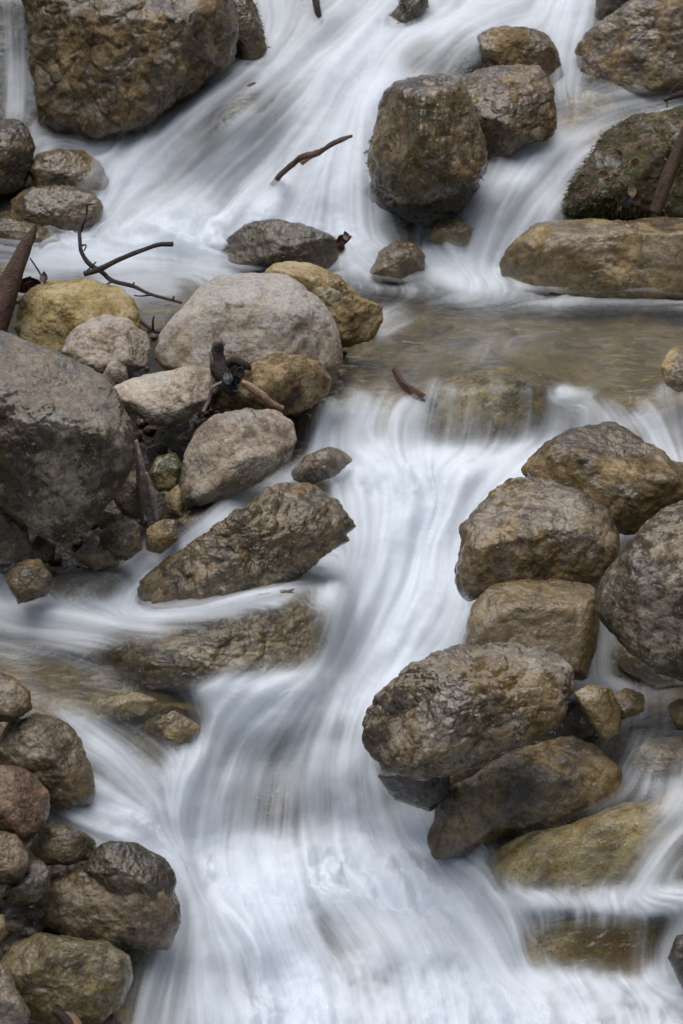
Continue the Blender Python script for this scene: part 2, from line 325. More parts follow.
for p in DRY_AND_GAPS: dm = np.maximum(dm, inpoly(gu, gv, p) * 1.0)
wet = 1 - blur(dm, 1.6)
dx, dy = blur(dx / ds, 2.0), blur(dy / ds, 2.0)
_n = np.hypot(dx, dy) + 1e-6; dx /= _n; dy /= _n
R1, C1 = np.meshgrid(np.arange(GH) / 4.0, np.arange(GW) / 4.0, indexing='ij')
foam1 = bilerp(foam, R1, C1); DX = bilerp(dx, R1, C1); DY = bilerp(dy, R1, C1); WET = bilerp(wet, R1, C1)
FR = bilerp(fr, R1, C1)
def lic(noise, L, step):
    acc = noise.copy(); wsum = 1.0
    rr0, cc0 = np.meshgrid(np.arange(GH, dtype=np.float32), np.arange(GW, dtype=np.float32), indexing='ij')
    for sg in (1, -1):
        r, c = rr0.copy(), cc0.copy()
        for k in range(L):
            i = np.clip(np.rint(r), 0, GH - 1).astype(np.int32); j = np.clip(np.rint(c), 0, GW - 1).astype(np.int32)
            r += sg * step * DY[i, j]; c += sg * step * DX[i, j]
            i = np.clip(np.rint(r), 0, GH - 1).astype(np.int32); j = np.clip(np.rint(c), 0, GW - 1).astype(np.int32)
            wk = .5 + .5 * math.cos(math.pi * k / L); acc += wk * noise[i, j]; wsum += wk
    acc /= wsum; m = blur(acc, 40); acc = acc - m
    return acc / acc.std()
rn = np.random.default_rng(3)
def nz(s):
    a = rn.normal(size=(GH, GW)); return blur(a, s) if s else a
S1 = blur(lic(nz(.7), 40, 1.3), .35); S2 = lic(nz(3.0), 24, 2.0); S3 = lic(nz(9.0), 26, 3.0); S4 = lic(nz(1.2), 40, 1.5); S5 = lic(nz(5.0), 36, 2.4)
S1 /= S1.std(); LOW = blur(rn.normal(size=(GH, GW)), 16); LOW /= LOW.std()
def logis(f, t): f = np.clip(f, .004, .992); return 1 / (1 + np.exp(-(np.log(f / (1 - f)) + t)))
FN = sum(a * (lambda q: q / q.std())(blur(rn.normal(size=(GH, GW)), s_)) for a, s_ in ((.55, 9), (.5, 4.5), (.3, 2.0))) 
calm = np.clip(1.35 - foam1, .42, 1)
foamA = logis(foam1, (.30 * S1 + .24 * S2 + .48 * S3) * calm * (1 - .45 * FR) + .30 * LOW + .75 * FN * FR) * np.clip(foam1 * 14, 0, 1)
foamB = logis(foam1 * .84, .42 * S4 + .55 * S5 + .4 * LOW + .6 * FN * FR) * np.clip((foam1 - .25) * 2.5, 0, 1) * .75
def G(A, u, v): return bilerp(A, np.clip(v, V0, V1 - 2) - V0, np.clip(u, U0, U1 - 2) - U0)

# ------------------------------------------------------------------ the surface grid
ua = np.concatenate([np.arange(-1500, -65, 45.0), np.arange(-62, 746, 1.5), np.arange(770, 2200, 45.0)])
va = np.concatenate([np.arange(-640, -45, 30.0), np.arange(-42, 1067, 1.5), np.arange(1080, 1980, 30.0)])
UU, VV = np.meshgrid(ua, va); NR, NC = UU.shape
P = at(UU, VV, Yw(np.clip(UU, -200, 900), VV))
dist = np.linalg.norm(P, axis=-1)
out = np.maximum(np.maximum(-70 - UU, UU - 753), 0) * dist / F_
P[..., 2] += 1.5 * np.maximum(out - .15, 0) ** 1.05  # unseen side banks, raised steeply to keep out low sky light
def normals(P):
    a = np.gradient(P, axis=1); b = np.gradient(P, axis=0); n = np.cross(a, b); n /= np.linalg.norm(n, axis=-1)[..., None] + 1e-12
    return np.where((n[..., 2:3] < 0), -n, n)
# ------------------------------------------------------------------ rocks
_ico = {}
def ico(n):
    if n not in _ico:
        bm = bmesh.new(); bmesh.ops.create_icosphere(bm, subdivisions=n, radius=1)
        _ico[n] = (np.array([v.co[:] for v in bm.verts]), np.array([[v.index for v in f.verts] for f in bm.faces], np.int32)); bm.free()
    return _ico[n]
def radial(poly, nb=360):
    p = np.array(poly, float); c = p.mean(0)
    a = 0; cx = cy = 0
    for i in range(len(p)):
        x0, y0 = p[i]; x1, y1 = p[(i + 1) % len(p)]; k = x0 * y1 - x1 * y0; a += k; cx += (x0 + x1) * k; cy += (y0 + y1) * k
    c = np.array([cx, cy]) / (3 * a)
    th = np.arange(nb) * 2 * math.pi / nb; r = np.zeros(nb); q = p - c
    for i in range(len(q)):
        a_, b_ = q[i], q[(i + 1) % len(q)]; e = b_ - a_
        den = np.cos(th) * e[1] - np.sin(th) * e[0]; den = np.where(abs(den) < 1e-9, 1e-9, den)
        t = (a_[0] * e[1] - a_[1] * e[0]) / den; ss = (a_[0] * np.sin(th) - a_[1] * np.cos(th)) / den
        r = np.maximum(r, np.where((t > 0) & (ss >= -1e-6) & (ss <= 1 + 1e-6), t, 0))
    r[r == 0] = r[r > 0].mean()
    k = np.hanning(11); k /= k.sum(); r = np.convolve(np.concatenate([r[-5:], r, r[:5]]), k, 'valid')
    return c, r, p
s = NT('moss_tufts'); _c = s.n('ShaderNodeTexCoord').outputs['Object']
M_MOSS = s.out_(s.n('ShaderNodeBsdfPrincipled', {'Base Color': s.ramp(s.math('ADD', s.math('MULTIPLY', s.noise(_c, 14, 4), .6), s.math('MULTIPLY', s.noise(_c, 150, 3), .4)), [(.36, (.016, .014, .005)), (.5, (.055, .052, .012)), (.64, (.13, .115, .028))]), 'Roughness': .7}).outputs[0])
N_ROCK = [0]; DRAPE = []
def rock(kind, label, poly, pal='brown', T=None, dy=0.0, Y=None, veil=False, off=(0, 0), facets=5, cut=.82, rough=.062, crack=.016, group=None, sink=None, drape=False, under=False, tufts=0, planes=(), lev=None, seed=None, sq=.85, **mk):
    if group == GD: mk.setdefault('pale', .18); mk['wet'] = max(mk.get('wet', .9), .85)
    N_ROCK[0] += 1; sd_ = N_ROCK[0] if seed is None else seed; rg = np.random.default_rng(100 + sd_)
    if sink is None: sink = .16 if group == GA else 0
    c, r, p = radial(poly); w_ = np.ptp(p[:, 0]); h_ = np.ptp(p[:, 1])
    vb = p[:, 1].max()
    if sink and not veil:
        r = r * (1 + sink * np.maximum(np.sin(np.arange(360) * math.pi / 180), 0)); dy *= .25
    y0 = float(Yw(c[0], vb)) if not veil else float(Yw(c[0], c[1]))
    d0 = rays(c[0], c[1]); m_px = y0 / d0[1] / F_
    Rm = .5 * math.sqrt(w_ * h_) * m_px
    if T is None: T = .45 if veil else .8
    T = T * Rm
    Yc = Y if Y is not None else (y0 + T * .92 + .02 if veil else y0)
    if sink and not veil and Y is None: Yc += T * (1 - (1 / (1 + sink)) ** (2 / sq)) ** .45
    if veil and not under: Yc -= .06
    Yc += dy; Dc = Yc / d0[1]; m_px = Dc / F_
    if lev is None: lev = 7 if max(w_, h_) > 75 else 6
    S, Fc = ico(lev)
    # spin the sphere so its pattern of vertices differs; z is towards the camera
    s_ = np.sqrt(np.maximum(1 - S[:, 2] ** 2, 0)); th = np.arctan2(S[:, 1], S[:, 0]) % (2 * math.pi)
    rr = np.interp(th, np.arange(361) * 2 * math.pi / 360, np.append(r, r[0]))
    q = s_ ** sq; front = S[:, 2] > 0
    du = rr * np.cos(th) * q + off[0] * w_ * (1 - s_) ** 1.2 * front; dv = rr * np.sin(th) * q + off[1] * h_ * (1 - s_) ** 1.2 * front
    z = np.sign(S[:, 2]) * np.abs(S[:, 2]) ** .9
    Q = rays(c[0] + du, c[1] + dv) * (Dc - T * z)[:, None]
    C = d0 * Dc; L = Q - C
    view = -d0 / np.linalg.norm(d0)
    for _ in range(facets):
        n = rg.normal(size=3); n /= np.linalg.norm(n)
        n = n + view * 1.1 + np.array([0, 0, .35]); n /= np.linalg.norm(n)
        pr = L @ n; lim = pr.max() * rg.uniform(cut - .10, cut + .08); k_ = (.05 if lev > 6 else .11) * Rm
        e = pr - lim; over = np.where(e > 0, e, 0) ; over = .5 * (e + np.sqrt(e * e + k_ * k_)) - k_ * .02
        over = np.maximum(over, 0); L = L - n * (over * .92)[:, None]
    for a_, b_, c_, k2 in planes:                    # broad faces seen on the stone: right, up, towards the camera, depth of the cut
        n = np.array([a_, 0, 0]) + b_ * np.array([0, ST, CT]) + c_ * np.array([0, -CT, ST]); n /= np.linalg.norm(n)
        pr = L @ n; e = pr - pr.max() * k2; k_ = .05 * Rm; L = L - n * (np.maximum(.5 * (e + np.sqrt(e * e + k_ * k_)) - k_ * .02, 0) * .95)[:, None]
    nr = L / (np.linalg.norm(L, axis=1)[:, None] + 1e-9)
    so = sd_ * 7.31
    h = rough * fbm(L / Rm * 1.9 + so, 6, .46) + rough * .24 * fbm(L / Rm * 4.2 + so + 3, 4, .55, ridged=True)
    if crack:                                        # broken, blocky stone
        q1, q2 = worley(L / Rm * 2.3 + so + .25 * fbm(L / Rm * 3 + so, 3)[:, None]); h = h + crack * (np.minimum((q2 - q1) * 3.2, 1) - .6) - crack * .5 * q1
        q1, q2 = worley(L / Rm * 5.5 + so + 4 + .2 * fbm(L / Rm * 7 + so, 2)[:, None]); h = h + crack * .4 * (np.minimum((q2 - q1) * 3, 1) - .6)
    L = L + nr * (h * Rm)[:, None]
    zc = float(at(c[0], vb, Yw(c[0], vb))[2]) if (group in (GA, GC) or sink) and not (veil or drape) else -99
    soak = np.clip(1 - ((L + C)[:, 2] - zc - .02 + .10 * fbm(L * 9 + so, 4)) / .09, 0, 1) if zc > -50 else np.zeros(len(L))
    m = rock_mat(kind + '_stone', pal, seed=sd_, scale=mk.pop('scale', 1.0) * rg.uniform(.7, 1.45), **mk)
    o = mesh_obj(kind, L, Fc, m, attrs={'soak': soak}); o.location = C
    tag(o, label, 'rock', group)
    if tufts:
        g = fbm(L / Rm * 2.0 + so + 50, 3) + .35 * (nr @ np.array([-.3, .2, -.6])) + .15 * rg.normal(size=len(L)); ok = np.where((L @ view > -.1 * Rm))[0]
        pick = ok[np.argsort(-g[ok])[:int(len(ok) * (.62 if tufts > 5000 else .34))]]; pick = rg.choice(pick, tufts); B0 = L[pick]; n = nr[pick]
        sz = rg.uniform(.008, .020, tufts)[:, None]; d_ = n * .8 + rg.normal(size=(tufts, 3)) * .45 - np.array([0, 0, .25]); sd2 = np.cross(d_, rg.normal(size=(tufts, 3))); sd2 /= np.linalg.norm(sd2, axis=1)[:, None]
        B0 = B0 + rg.normal(size=(tufts, 3)) * .006
        Vm = np.stack([B0 - sd2 * sz * .22, B0 + sd2 * sz * .22, B0 + d_ * sz + sd2 * sz * .06, B0 + d_ * sz - sd2 * sz * .06], 1).reshape(-1, 3)
        ms = mesh_obj('moss', Vm, np.arange(len(Vm)).reshape(-1, 4), M_MOSS, o, smooth=False); ms['kind'] = 'stuff'
    if (veil or drape) and not under: DRAPE.append(L + C)
    o['dc'] = 0; del o['dc']
    return o

GA, GB, GC, GD, GE = 'rocks of the upper cascade', 'stones piled on the left bank', 'rocks of the right side pile', 'stones in the lower left corner', 'rocks washed over by the stream'
# --- upper cascade
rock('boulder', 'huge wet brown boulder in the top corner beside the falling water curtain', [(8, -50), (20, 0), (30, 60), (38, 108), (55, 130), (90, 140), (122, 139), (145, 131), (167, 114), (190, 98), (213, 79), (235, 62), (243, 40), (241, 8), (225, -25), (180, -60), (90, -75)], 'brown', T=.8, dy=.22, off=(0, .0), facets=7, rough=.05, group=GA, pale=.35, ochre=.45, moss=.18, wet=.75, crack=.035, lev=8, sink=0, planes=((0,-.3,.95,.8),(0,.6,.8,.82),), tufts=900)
rock('rock', 'dark wet cliff foot behind the strands of the falling water curtain', [(-50, -40), (40, -50), (44, 40), (46, 112), (20, 128), (-50, 122)], 'dark', veil=True, group=GE, T=.5, rough=.08)
rock('boulder', 'mossy dark rock squeezed between the huge boulder and the cascade', [(215, -40), (250, -5), (262, 22), (267, 50), (258, 63), (238, 66), (222, 55), (212, 0)], 'brown', dy=.0, group=GA, moss=.3, ochre=.7, T=.9, sink=0, tufts=350)
rock('rock', 'brown rock under thin water below the dark root', [(283, 28), (295, 8), (318, -4), (336, 2), (337, 18), (318, 34), (298, 42), (286, 40)], 'tan', veil=True, group=GE, ochre=.5)
rock('boulder', 'dark round boulder cut by the frame under the water curtain', [(-35, 122), (0, 115), (18, 119), (30, 130), (35, 147), (30, 166), (20, 183), (4, 190), (-28, 192)], 'deep', dy=-.25, group=GA, pale=.3, T=.9)
rock('rock', 'small brown rounded rock parted by a narrow ribbon of water', [(27, 168), (38, 154), (60, 149), (85, 151), (100, 161), (109, 180), (105, 193), (90, 198), (62, 197), (40, 193)], 'brown', dy=-.1, group=GA, pale=.3, ochre=.5)
rock('rock', 'low wet brown ledge under the parted rounded rock', [(10, 200), (30, 188), (60, 186), (95, 192), (104, 208), (96, 224), (70, 232), (35, 230), (12, 220)], 'brown', dy=-.05, group=GA, ochre=.5)
rock('rock', 'olive flat rock shelf at the left edge between two white runs', [(-30, 222), (5, 217), (35, 224), (66, 234), (60, 245), (30, 250), (-10, 247), (-35, 240)], 'ochre', dy=-.1, group=GA, moss=.2, T=.6)
rock('rock', 'slanted brown rock poking out of the middle of the upper cascade', [(198, 146), (212, 116), (233, 94), (254, 81), (270, 88), (281, 106), (266, 113), (246, 119), (226, 131), (208, 150)], 'brown', sink=.4, drape=True, dy=-.30, T=.9, cut=.75, wet=.9, group=GA, pale=.25, ochre=.35)
rock('rock', 'dark wet rock at the cascade foot with a red leaf on its end', [(220, 258), (227, 238), (244, 224), (270, 219), (300, 223), (330, 234), (345, 246), (347, 264), (330, 270), (270, 267), (235, 264)], 'deep', dy=-.22, group=GA, pale=.15, ochre=.5, wet=1)
rock('rock', 'wet rock painted black for shade in the hollow under the big mossy cascade boulder', [(366, 190), (380, 170), (470, 168), (484, 186), (470, 214), (440, 238), (396, 242), (372, 230)], 'dark', Y=9.95, sink=0, group=GA, wet=1)  # near-black colour paints the shade of the hollow into this rock
rock('boulder', 'big mossy brown boulder standing in the middle of the upper cascade', [(383, 90), (396, 79), (416, 73), (441, 71), (459, 80), (472, 98), (480, 125), (487, 150), (488, 168), (478, 182), (456, 195), (431, 203), (401, 203), (378, 193), (367, 176), (366, 156), (371, 130), (377, 105)], 'brown', Y=9.72, off=(0, -.10), facets=5, group=GA, moss=.34, ochre=.35, pale=.22, wet=.8, T=.95, rough=.055, planes=((.5,.1,.85,.78),(0,.85,.5,.93),), sink=0, tufts=700)
rock('rock', 'angular fractured brown rock leaning on the mossy cascade boulder', [(455, 72), (472, 64), (506, 61), (536, 58), (550, 74), (557, 100), (554, 125), (541, 135), (523, 137), (512, 147), (495, 154), (480, 142), (473, 112), (462, 92)], 'brown', dy=-.45, facets=9, cut=.74, rough=.06, crack=.035, group=GA, pale=.45, ochre=.3, T=.9, planes=((0,.8,.6,.7),(.5,0,.85,.75),))
rock('rock', 'flat topped wet brown rock behind the fractured rock', [(476, 36), (491, 27), (521, 26), (546, 34), (558, 50), (562, 74), (548, 82), (520, 78), (497, 72), (483, 58)], 'brown', dy=-.25, group=GA, pale=.3, ochre=.5, T=.8)
rock('boulder', 'large brown boulder in the top right corner above the mossy bank', [(577, 50), (586, 34), (611, 14), (631, 1), (650, -14), (705, -22), (712, 80), (661, 87), (626, 86), (596, 81), (581, 68)], 'brown', dy=-.2, facets=6, group=GA, moss=.15, ochre=.35, pale=.35, rough=.06, planes=((0,.8,.6,.75),(-.3,-.2,.93,.8),))
rock('boulder', 'moss covered dark rock at the right edge with dead leaves on it', [(570, 202), (577, 176), (595, 150), (613, 124), (636, 111), (661, 107), (712, 96), (715, 214), (641, 212), (601, 212), (576, 210)], 'deep', dy=-.15, facets=5, group=GA, moss=.46, pale=.5, ochre=.3, wet=.4, rough=.08, T=.8, tufts=4200)
rock('slab', 'long flat tan slab at the right end of the pool, water slipping off its left side', [(492, 274), (508, 246), (531, 225), (551, 215), (591, 209), (641, 208), (712, 209), (716, 296), (641, 298), (601, 298), (561, 291), (521, 288)], 'tan', dy=-.12, facets=5, cut=.8, group=GA, ochre=.55, moss=.18, pale=.3, T=.55, sq=.7, planes=((0,.92,.4,.6),(0,-.1,1,.7),))
rock('rock', 'small round brown rock at the far edge of the pool', [(369, 272), (378, 250), (396, 240), (413, 242), (425, 255), (424, 277), (396, 282)], 'brown', dy=-.2, group=GA, ochre=.4)
rock('stone', 'pale small stone above the far edge of the pool', [(424, 238), (440, 221), (461, 217), (474, 228), (468, 243), (448, 247)], 'tan', dy=-.25, group=GA, pale=.5)
rock('stone', 'brown stone half hidden in the right hand channel of falling water', [(472, 222), (480, 200), (500, 188), (522, 183), (524, 200), (507, 216), (490, 227)], 'tan', veil=True, group=GE)
rock('rock', 'tan rock under a thin film at the head of the right hand channel', [(556, 122), (563, 97), (590, 90), (616, 96), (618, 112), (600, 126), (572, 136)], 'tan', veil=True, group=GE)
rock('rock', 'brown rock veiled by water above the mossy cascade boulder', [(392, 82), (399, 54), (414, 40), (442, 36), (446, 48), (430, 64), (412, 80)], 'tan', veil=True, group=GE)
rock('rock', 'dark rock in the gap behind the mossy cascade boulder', [(438, 70), (448, 47), (472, 40), (490, 55), (482, 72), (455, 76)], 'deep', veil=True, group=GE)
rock('rock', 'mossy rock at the top edge between two white falls', [(382, 32), (391, 14), (405, -8), (430, -10), (427, 8), (408, 28)], 'deep', sink=.3, tufts=600, group=GA, moss=.5)
rock('rock', 'rock painted dark as shade at the top edge beside the top right boulder', [(594, 18), (598, -20), (640, -25), (640, 2), (612, 18)], 'dark', dy=-.1, group=GA)  # fills a dark gap, its shade put into the stone colour
# --- left bank pile
rock('boulder', 'yellow tan boulder under the bare twig at the pool edge', [(13, 325), (20, 300), (35, 285), (55, 277), (85, 275), (115, 284), (133, 297), (141, 314), (140, 345), (105, 358), (65, 360), (40, 356), (22, 345)], 'yellow', dy=-.1, facets=7, cut=.8, group=GB, pale=.45, wet=.15, ochre=.3, planes=((.1,.8,.6,.7),(-.4,-.1,.9,.75),))
rock('rock', 'pale pinkish rock lying in front of the yellow tan boulder', [(60, 351), (70, 332), (88, 317), (105, 311), (128, 319), (147, 334), (152, 348), (145, 366), (120, 378), (95, 378), (73, 367)], 'pale', dy=-.15, facets=6, group=GB, pale=.7, wet=.05, ochre=.15)
rock('stone', 'small bluish grey stone wedged beside the pale pinkish rock', [(102, 377), (108, 362), (117, 359), (127, 368), (129, 386), (112, 391)], 'grey', dy=-.2, group=GB, pale=.3, ochre=0, wet=.1)
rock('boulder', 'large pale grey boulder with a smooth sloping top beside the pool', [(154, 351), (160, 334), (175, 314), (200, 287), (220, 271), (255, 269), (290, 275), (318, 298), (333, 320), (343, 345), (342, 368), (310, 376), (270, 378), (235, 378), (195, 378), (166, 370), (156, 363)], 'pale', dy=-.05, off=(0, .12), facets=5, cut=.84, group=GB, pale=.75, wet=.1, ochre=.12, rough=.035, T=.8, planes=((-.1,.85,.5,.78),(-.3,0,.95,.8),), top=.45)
rock('rock', 'warm tan wedge shaped rock right behind the large pale boulder', [(262, 274), (275, 262), (290, 260), (310, 262), (341, 277), (361, 297), (380, 305), (383, 320), (372, 339), (351, 346), (335, 345), (310, 330), (285, 300)], 'tan', dy=.05, facets=5, group=GB, pale=.6, wet=.1, ochre=.3)
rock('rock', 'whitish oblong rock under the driftwood, left of the stacked brown rocks', [(112, 387), (128, 379), (160, 372), (195, 365), (217, 369), (222, 385), (211, 401), (190, 416), (170, 426), (148, 424), (130, 412), (117, 400)], 'pale', dy=-.15, facets=6, group=GB, pale=.6, wet=.1, ochre=.15, scale=1.3)
rock('rock', 'brown round rock behind the orange stick at the pool outflow', [(210, 404), (220, 387), (240, 377), (255, 361), (275, 353), (300, 354), (322, 364), (331, 378), (329, 392), (315, 405), (298, 414), (270, 413), (238, 410)], 'brown', dy=-.1, facets=4, group=GB, pale=.4, ochre=.5, wet=.35)
rock('boulder', 'grey brown rounded boulder above the cracked brown ledge', [(180, 487), (184, 455), (195, 430), (215, 414), (245, 407), (275, 407), (295, 420), (298, 440), (286, 463), (260, 482), (228, 497), (200, 506), (182, 505)], 'grey', dy=-.15, facets=6, group=GB, pale=.4, ochre=.35, wet=.55, rough=.04, seed=61, planes=((.2,.6,.75,.72),(-.5,.3,.8,.8),))
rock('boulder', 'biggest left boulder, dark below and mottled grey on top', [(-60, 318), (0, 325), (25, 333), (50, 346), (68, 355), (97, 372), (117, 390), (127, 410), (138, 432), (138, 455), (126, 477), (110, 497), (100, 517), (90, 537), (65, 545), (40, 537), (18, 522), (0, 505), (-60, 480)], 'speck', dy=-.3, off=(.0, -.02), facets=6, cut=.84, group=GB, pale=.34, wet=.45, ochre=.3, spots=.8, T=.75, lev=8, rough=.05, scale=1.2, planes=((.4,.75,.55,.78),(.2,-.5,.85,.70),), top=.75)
rock('stone', 'flat grey brown stone jutting over the top of the main chute', [(286, 472), (303, 455), (330, 446), (353, 445), (358, 456), (337, 474), (310, 483), (292, 481)], 'grey', dy=-.2, facets=5, cut=.7, group=GB, pale=.35, wet=.6, T=.5, sink=.1)
rock('ledge', 'cracked brown ledge rock left of the main chute', [(135, 613), (142, 580), (172, 556), (206, 532), (236, 512), (260, 496), (280, 476), (300, 469), (325, 484), (347, 502), (361, 521), (353, 542), (322, 561), (282, 578), (250, 594), (220, 604), (180, 611), (152, 616)], 'brown', dy=-1.0, facets=10, cut=.78, rough=.10, crack=.04, group=GB, pale=.2, ochre=.5, wet=.9, T=.7, lev=8, sink=.12)
rock('slab', 'long low brown slab below the cracked ledge with water fringing its top', [(36, 640), (90, 630), (150, 622), (210, 611), (250, 597), (290, 588), (320, 586), (334, 605), (332, 652), (302, 676), (270, 684), (235, 688), (150, 688), (115, 668), (75, 655)], 'tan', dy=-.35, facets=9, cut=.8, rough=.09, crack=.04, group=GB, pale=.15, ochre=.6, wet=.9, T=.6, lev=8, seed=77, sink=.12, drape=True)
rock('stone', 'dark stone beside the upright bark strip under the biggest left boulder', [(110, 490), (118, 474), (136, 470), (144, 498), (140, 520), (120, 514)], 'deep', dy=-.12, group=GB, pale=.3)
rock('stone', 'mossy yellow stone tucked beneath the grey brown boulder', [(149, 472), (157, 455), (176, 449), (184, 465), (177, 490), (158, 492)], 'ochre', dy=-.12, group=GB, moss=.35, wet=.8)
rock('stone', 'small tan stone below the mossy yellow stone', [(163, 497), (178, 484), (186, 500), (182, 518), (166, 514)], 'tan', dy=-.14, group=GB)
rock('stone', 'tan lumpy stone at the foot of the upright bark strip', [(146, 528), (163, 518), (176, 520), (178, 540), (160, 554), (146, 550)], 'tan', dy=-.16, group=GB, rough=.08)
rock('stone', 'wet tan stone at the head of the thin fast run', [(172, 522), (195, 504), (235, 502), (250, 514), (224, 534), (190, 540)], 'tan', dy=-.08, group=GB, wet=.9, ochre=.4, drape=True)
rock('stone', 'brown lumpy stone right of the dark hollow under the biggest left boulder', [(98, 532), (118, 521), (140, 525), (142, 549), (126, 561), (104, 556)], 'brown', dy=-.16, group=GB, pale=.35, rough=.08)
rock('stone', 'dark brown stone in the hollow under the biggest left boulder', [(94, 524), (103, 508), (120, 506), (126, 524), (112, 538)], 'brown', dy=-.1, group=GB)
rock('stone', 'brown stone at the water line below the dark hollow', [(72, 555), (84, 544), (110, 550), (120, 564), (95, 573)], 'tan', dy=-.12, group=GB, wet=.8)
rock('stone', 'dark rock at the left edge under the biggest left boulder', [(-25, 512), (8, 503), (27, 524), (32, 550), (15, 563), (-25, 565)], 'brown', dy=-.2, group=GB, wet=.6)
rock('stone', 'small brown rock at the left edge where the white sheet begins', [(3, 578), (18, 560), (40, 558), (52, 575), (48, 596), (18, 604)], 'brown', dy=-.22, group=GB, wet=.8, ochre=.4)
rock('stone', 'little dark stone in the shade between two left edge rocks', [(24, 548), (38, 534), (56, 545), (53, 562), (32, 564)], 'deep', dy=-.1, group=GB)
rock('stone', 'low brown stone washed by the thin sheet on the left', [(34, 592), (60, 571), (100, 568), (122, 584), (104, 602), (55, 608)], 'tan', dy=-.06, group=GE, ochre=.5, veil=True)
# --- right side pile
rock('boulder', 'smooth domed brown boulder at the back of the right side pile', [(520, 470), (544, 446), (566, 430), (606, 420), (626, 426), (651, 444), (671, 459), (705, 468), (712, 512), (661, 530), (626, 534), (600, 532), (575, 510), (545, 490)], 'brown', dy=-.25, facets=5, cut=.85, group=GC, pale=.4, ochre=.5, wet=.65, T=.8, planes=((.1,.75,.65,.75),))
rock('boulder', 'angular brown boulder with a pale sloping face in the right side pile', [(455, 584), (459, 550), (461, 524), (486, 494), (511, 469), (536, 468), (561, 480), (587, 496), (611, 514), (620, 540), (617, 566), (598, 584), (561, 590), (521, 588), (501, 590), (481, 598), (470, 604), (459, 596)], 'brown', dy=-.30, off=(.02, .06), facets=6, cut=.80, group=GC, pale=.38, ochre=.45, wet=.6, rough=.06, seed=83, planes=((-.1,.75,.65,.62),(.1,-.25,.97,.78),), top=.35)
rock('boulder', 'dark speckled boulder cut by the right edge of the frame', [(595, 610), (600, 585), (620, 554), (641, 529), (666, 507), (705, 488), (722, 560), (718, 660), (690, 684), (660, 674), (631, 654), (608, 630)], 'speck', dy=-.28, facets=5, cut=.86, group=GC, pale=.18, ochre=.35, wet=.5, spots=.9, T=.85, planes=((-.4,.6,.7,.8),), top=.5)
rock('rock', 'smooth wet tan rock holding up the angular boulder', [(461, 646), (470, 605), (491, 584), (516, 575), (561, 577), (594, 583), (600, 610), (596, 645), (588, 680), (540, 678), (500, 672), (468, 668)], 'tan', dy=-.22, facets=5, cut=.82, group=GC, pale=.15, ochre=.7, wet=.95, rough=.03, sink=0, planes=((0,.85,.5,.66),(0,0,1,.8),))
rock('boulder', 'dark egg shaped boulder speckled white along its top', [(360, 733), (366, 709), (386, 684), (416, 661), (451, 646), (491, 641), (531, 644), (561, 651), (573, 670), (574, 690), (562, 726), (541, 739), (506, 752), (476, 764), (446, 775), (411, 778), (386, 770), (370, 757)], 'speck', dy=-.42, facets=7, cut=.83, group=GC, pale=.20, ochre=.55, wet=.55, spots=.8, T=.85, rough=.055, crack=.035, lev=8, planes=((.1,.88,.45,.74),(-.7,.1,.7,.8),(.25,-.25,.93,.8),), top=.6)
rock('boulder', 'lower brown boulder beneath the egg shaped one', [(428, 840), (432, 806), (450, 788), (481, 769), (506, 754), (541, 741), (571, 736), (596, 744), (622, 769), (629, 790), (617, 808), (581, 820), (551, 837), (516, 842), (481, 845), (455, 855), (438, 856)], 'brown', dy=-.24, facets=6, cut=.84, group=GC, pale=.4, ochre=.4, moss=.2, wet=.7, T=.75, rough=.05, sink=.12, planes=((.1,.8,.6,.7),))
rock('rock', 'rock painted dark as shade in the gap under the egg shaped boulder', [(378, 775), (400, 760), (450, 765), (452, 795), (430, 812), (395, 800)], 'dark', dy=-.14, group=GC)  # shade of the cavity painted as near-black stone
rock('slab', 'broad smooth tan slab under a thin sheet at the lower right', [(484, 866), (500, 846), (520, 834), (566, 824), (621, 804), (712, 782), (716, 896), (641, 904), (591, 908), (541, 902), (508, 894)], 'yellow', dy=-.03, Y=None, facets=3, cut=.9, group=GE, ochre=.35, wet=.3, T=.4, rough=.02, pale=.1, sink=.1, drape=True)
rock('rock', 'yellow rock behind the low curtain at the lower right', [(518, 940), (541, 926), (581, 920), (621, 917), (658, 926), (664, 960), (645, 992), (611, 990), (581, 985), (541, 980), (524, 962)], 'yellow', dy=-.05, facets=4, group=GE, ochre=.7, wet=.2, T=.35, veil=True)
rock('stone', 'greenish yellow stone over the dark gap beside the egg shaped boulder', [(573, 692), (588, 684), (611, 688), (622, 708), (620, 735), (606, 741), (590, 722)], 'yellow', dy=-.16, facets=5, group=GC, wet=.8, moss=.12)
rock('stone', 'bright yellow wet stone below the little fall', [(608, 697), (626, 687), (646, 694), (644, 712), (622, 720)], 'yellow', dy=-.14, group=GC, wet=1, ochre=.3)
rock('stone', 'brown stone veiled by water under the dark speckled boulder', [(626, 756), (648, 738), (700, 735), (706, 778), (660, 786), (634, 780)], 'tan', dy=-.08, group=GE, ochre=.4, drape=True)
rock('stone', 'orange stone at the right edge in the water', [(666, 707), (679, 697), (703, 697), (705, 725), (676, 727)], 'ochre', dy=-.12, group=GC)
rock('stone', 'tan rock at the right edge on the lip of the pool', [(660, 366), (670, 345), (690, 336), (708, 350), (708, 388), (678, 392), (664, 382)], 'tan', dy=-.14, group=GC, ochre=.5)
rock('stone', 'stone painted dark as shade at the right edge at the foot of the tan slab', [(668, 958), (676, 935), (705, 930), (708, 992), (684, 992)], 'dark', dy=-.06, group=GC)  # colour nearly black to paint the shadowed gap here
rock('ledge', 'mossy yellow green ledge under the clear fall of the pool', [(404, 462), (406, 400), (436, 378), (500, 366), (560, 376), (590, 400), (582, 452), (506, 470), (450, 472)], 'ochre', veil=True, group=GE, moss=.25, wet=.2, rough=.04, T=.3)
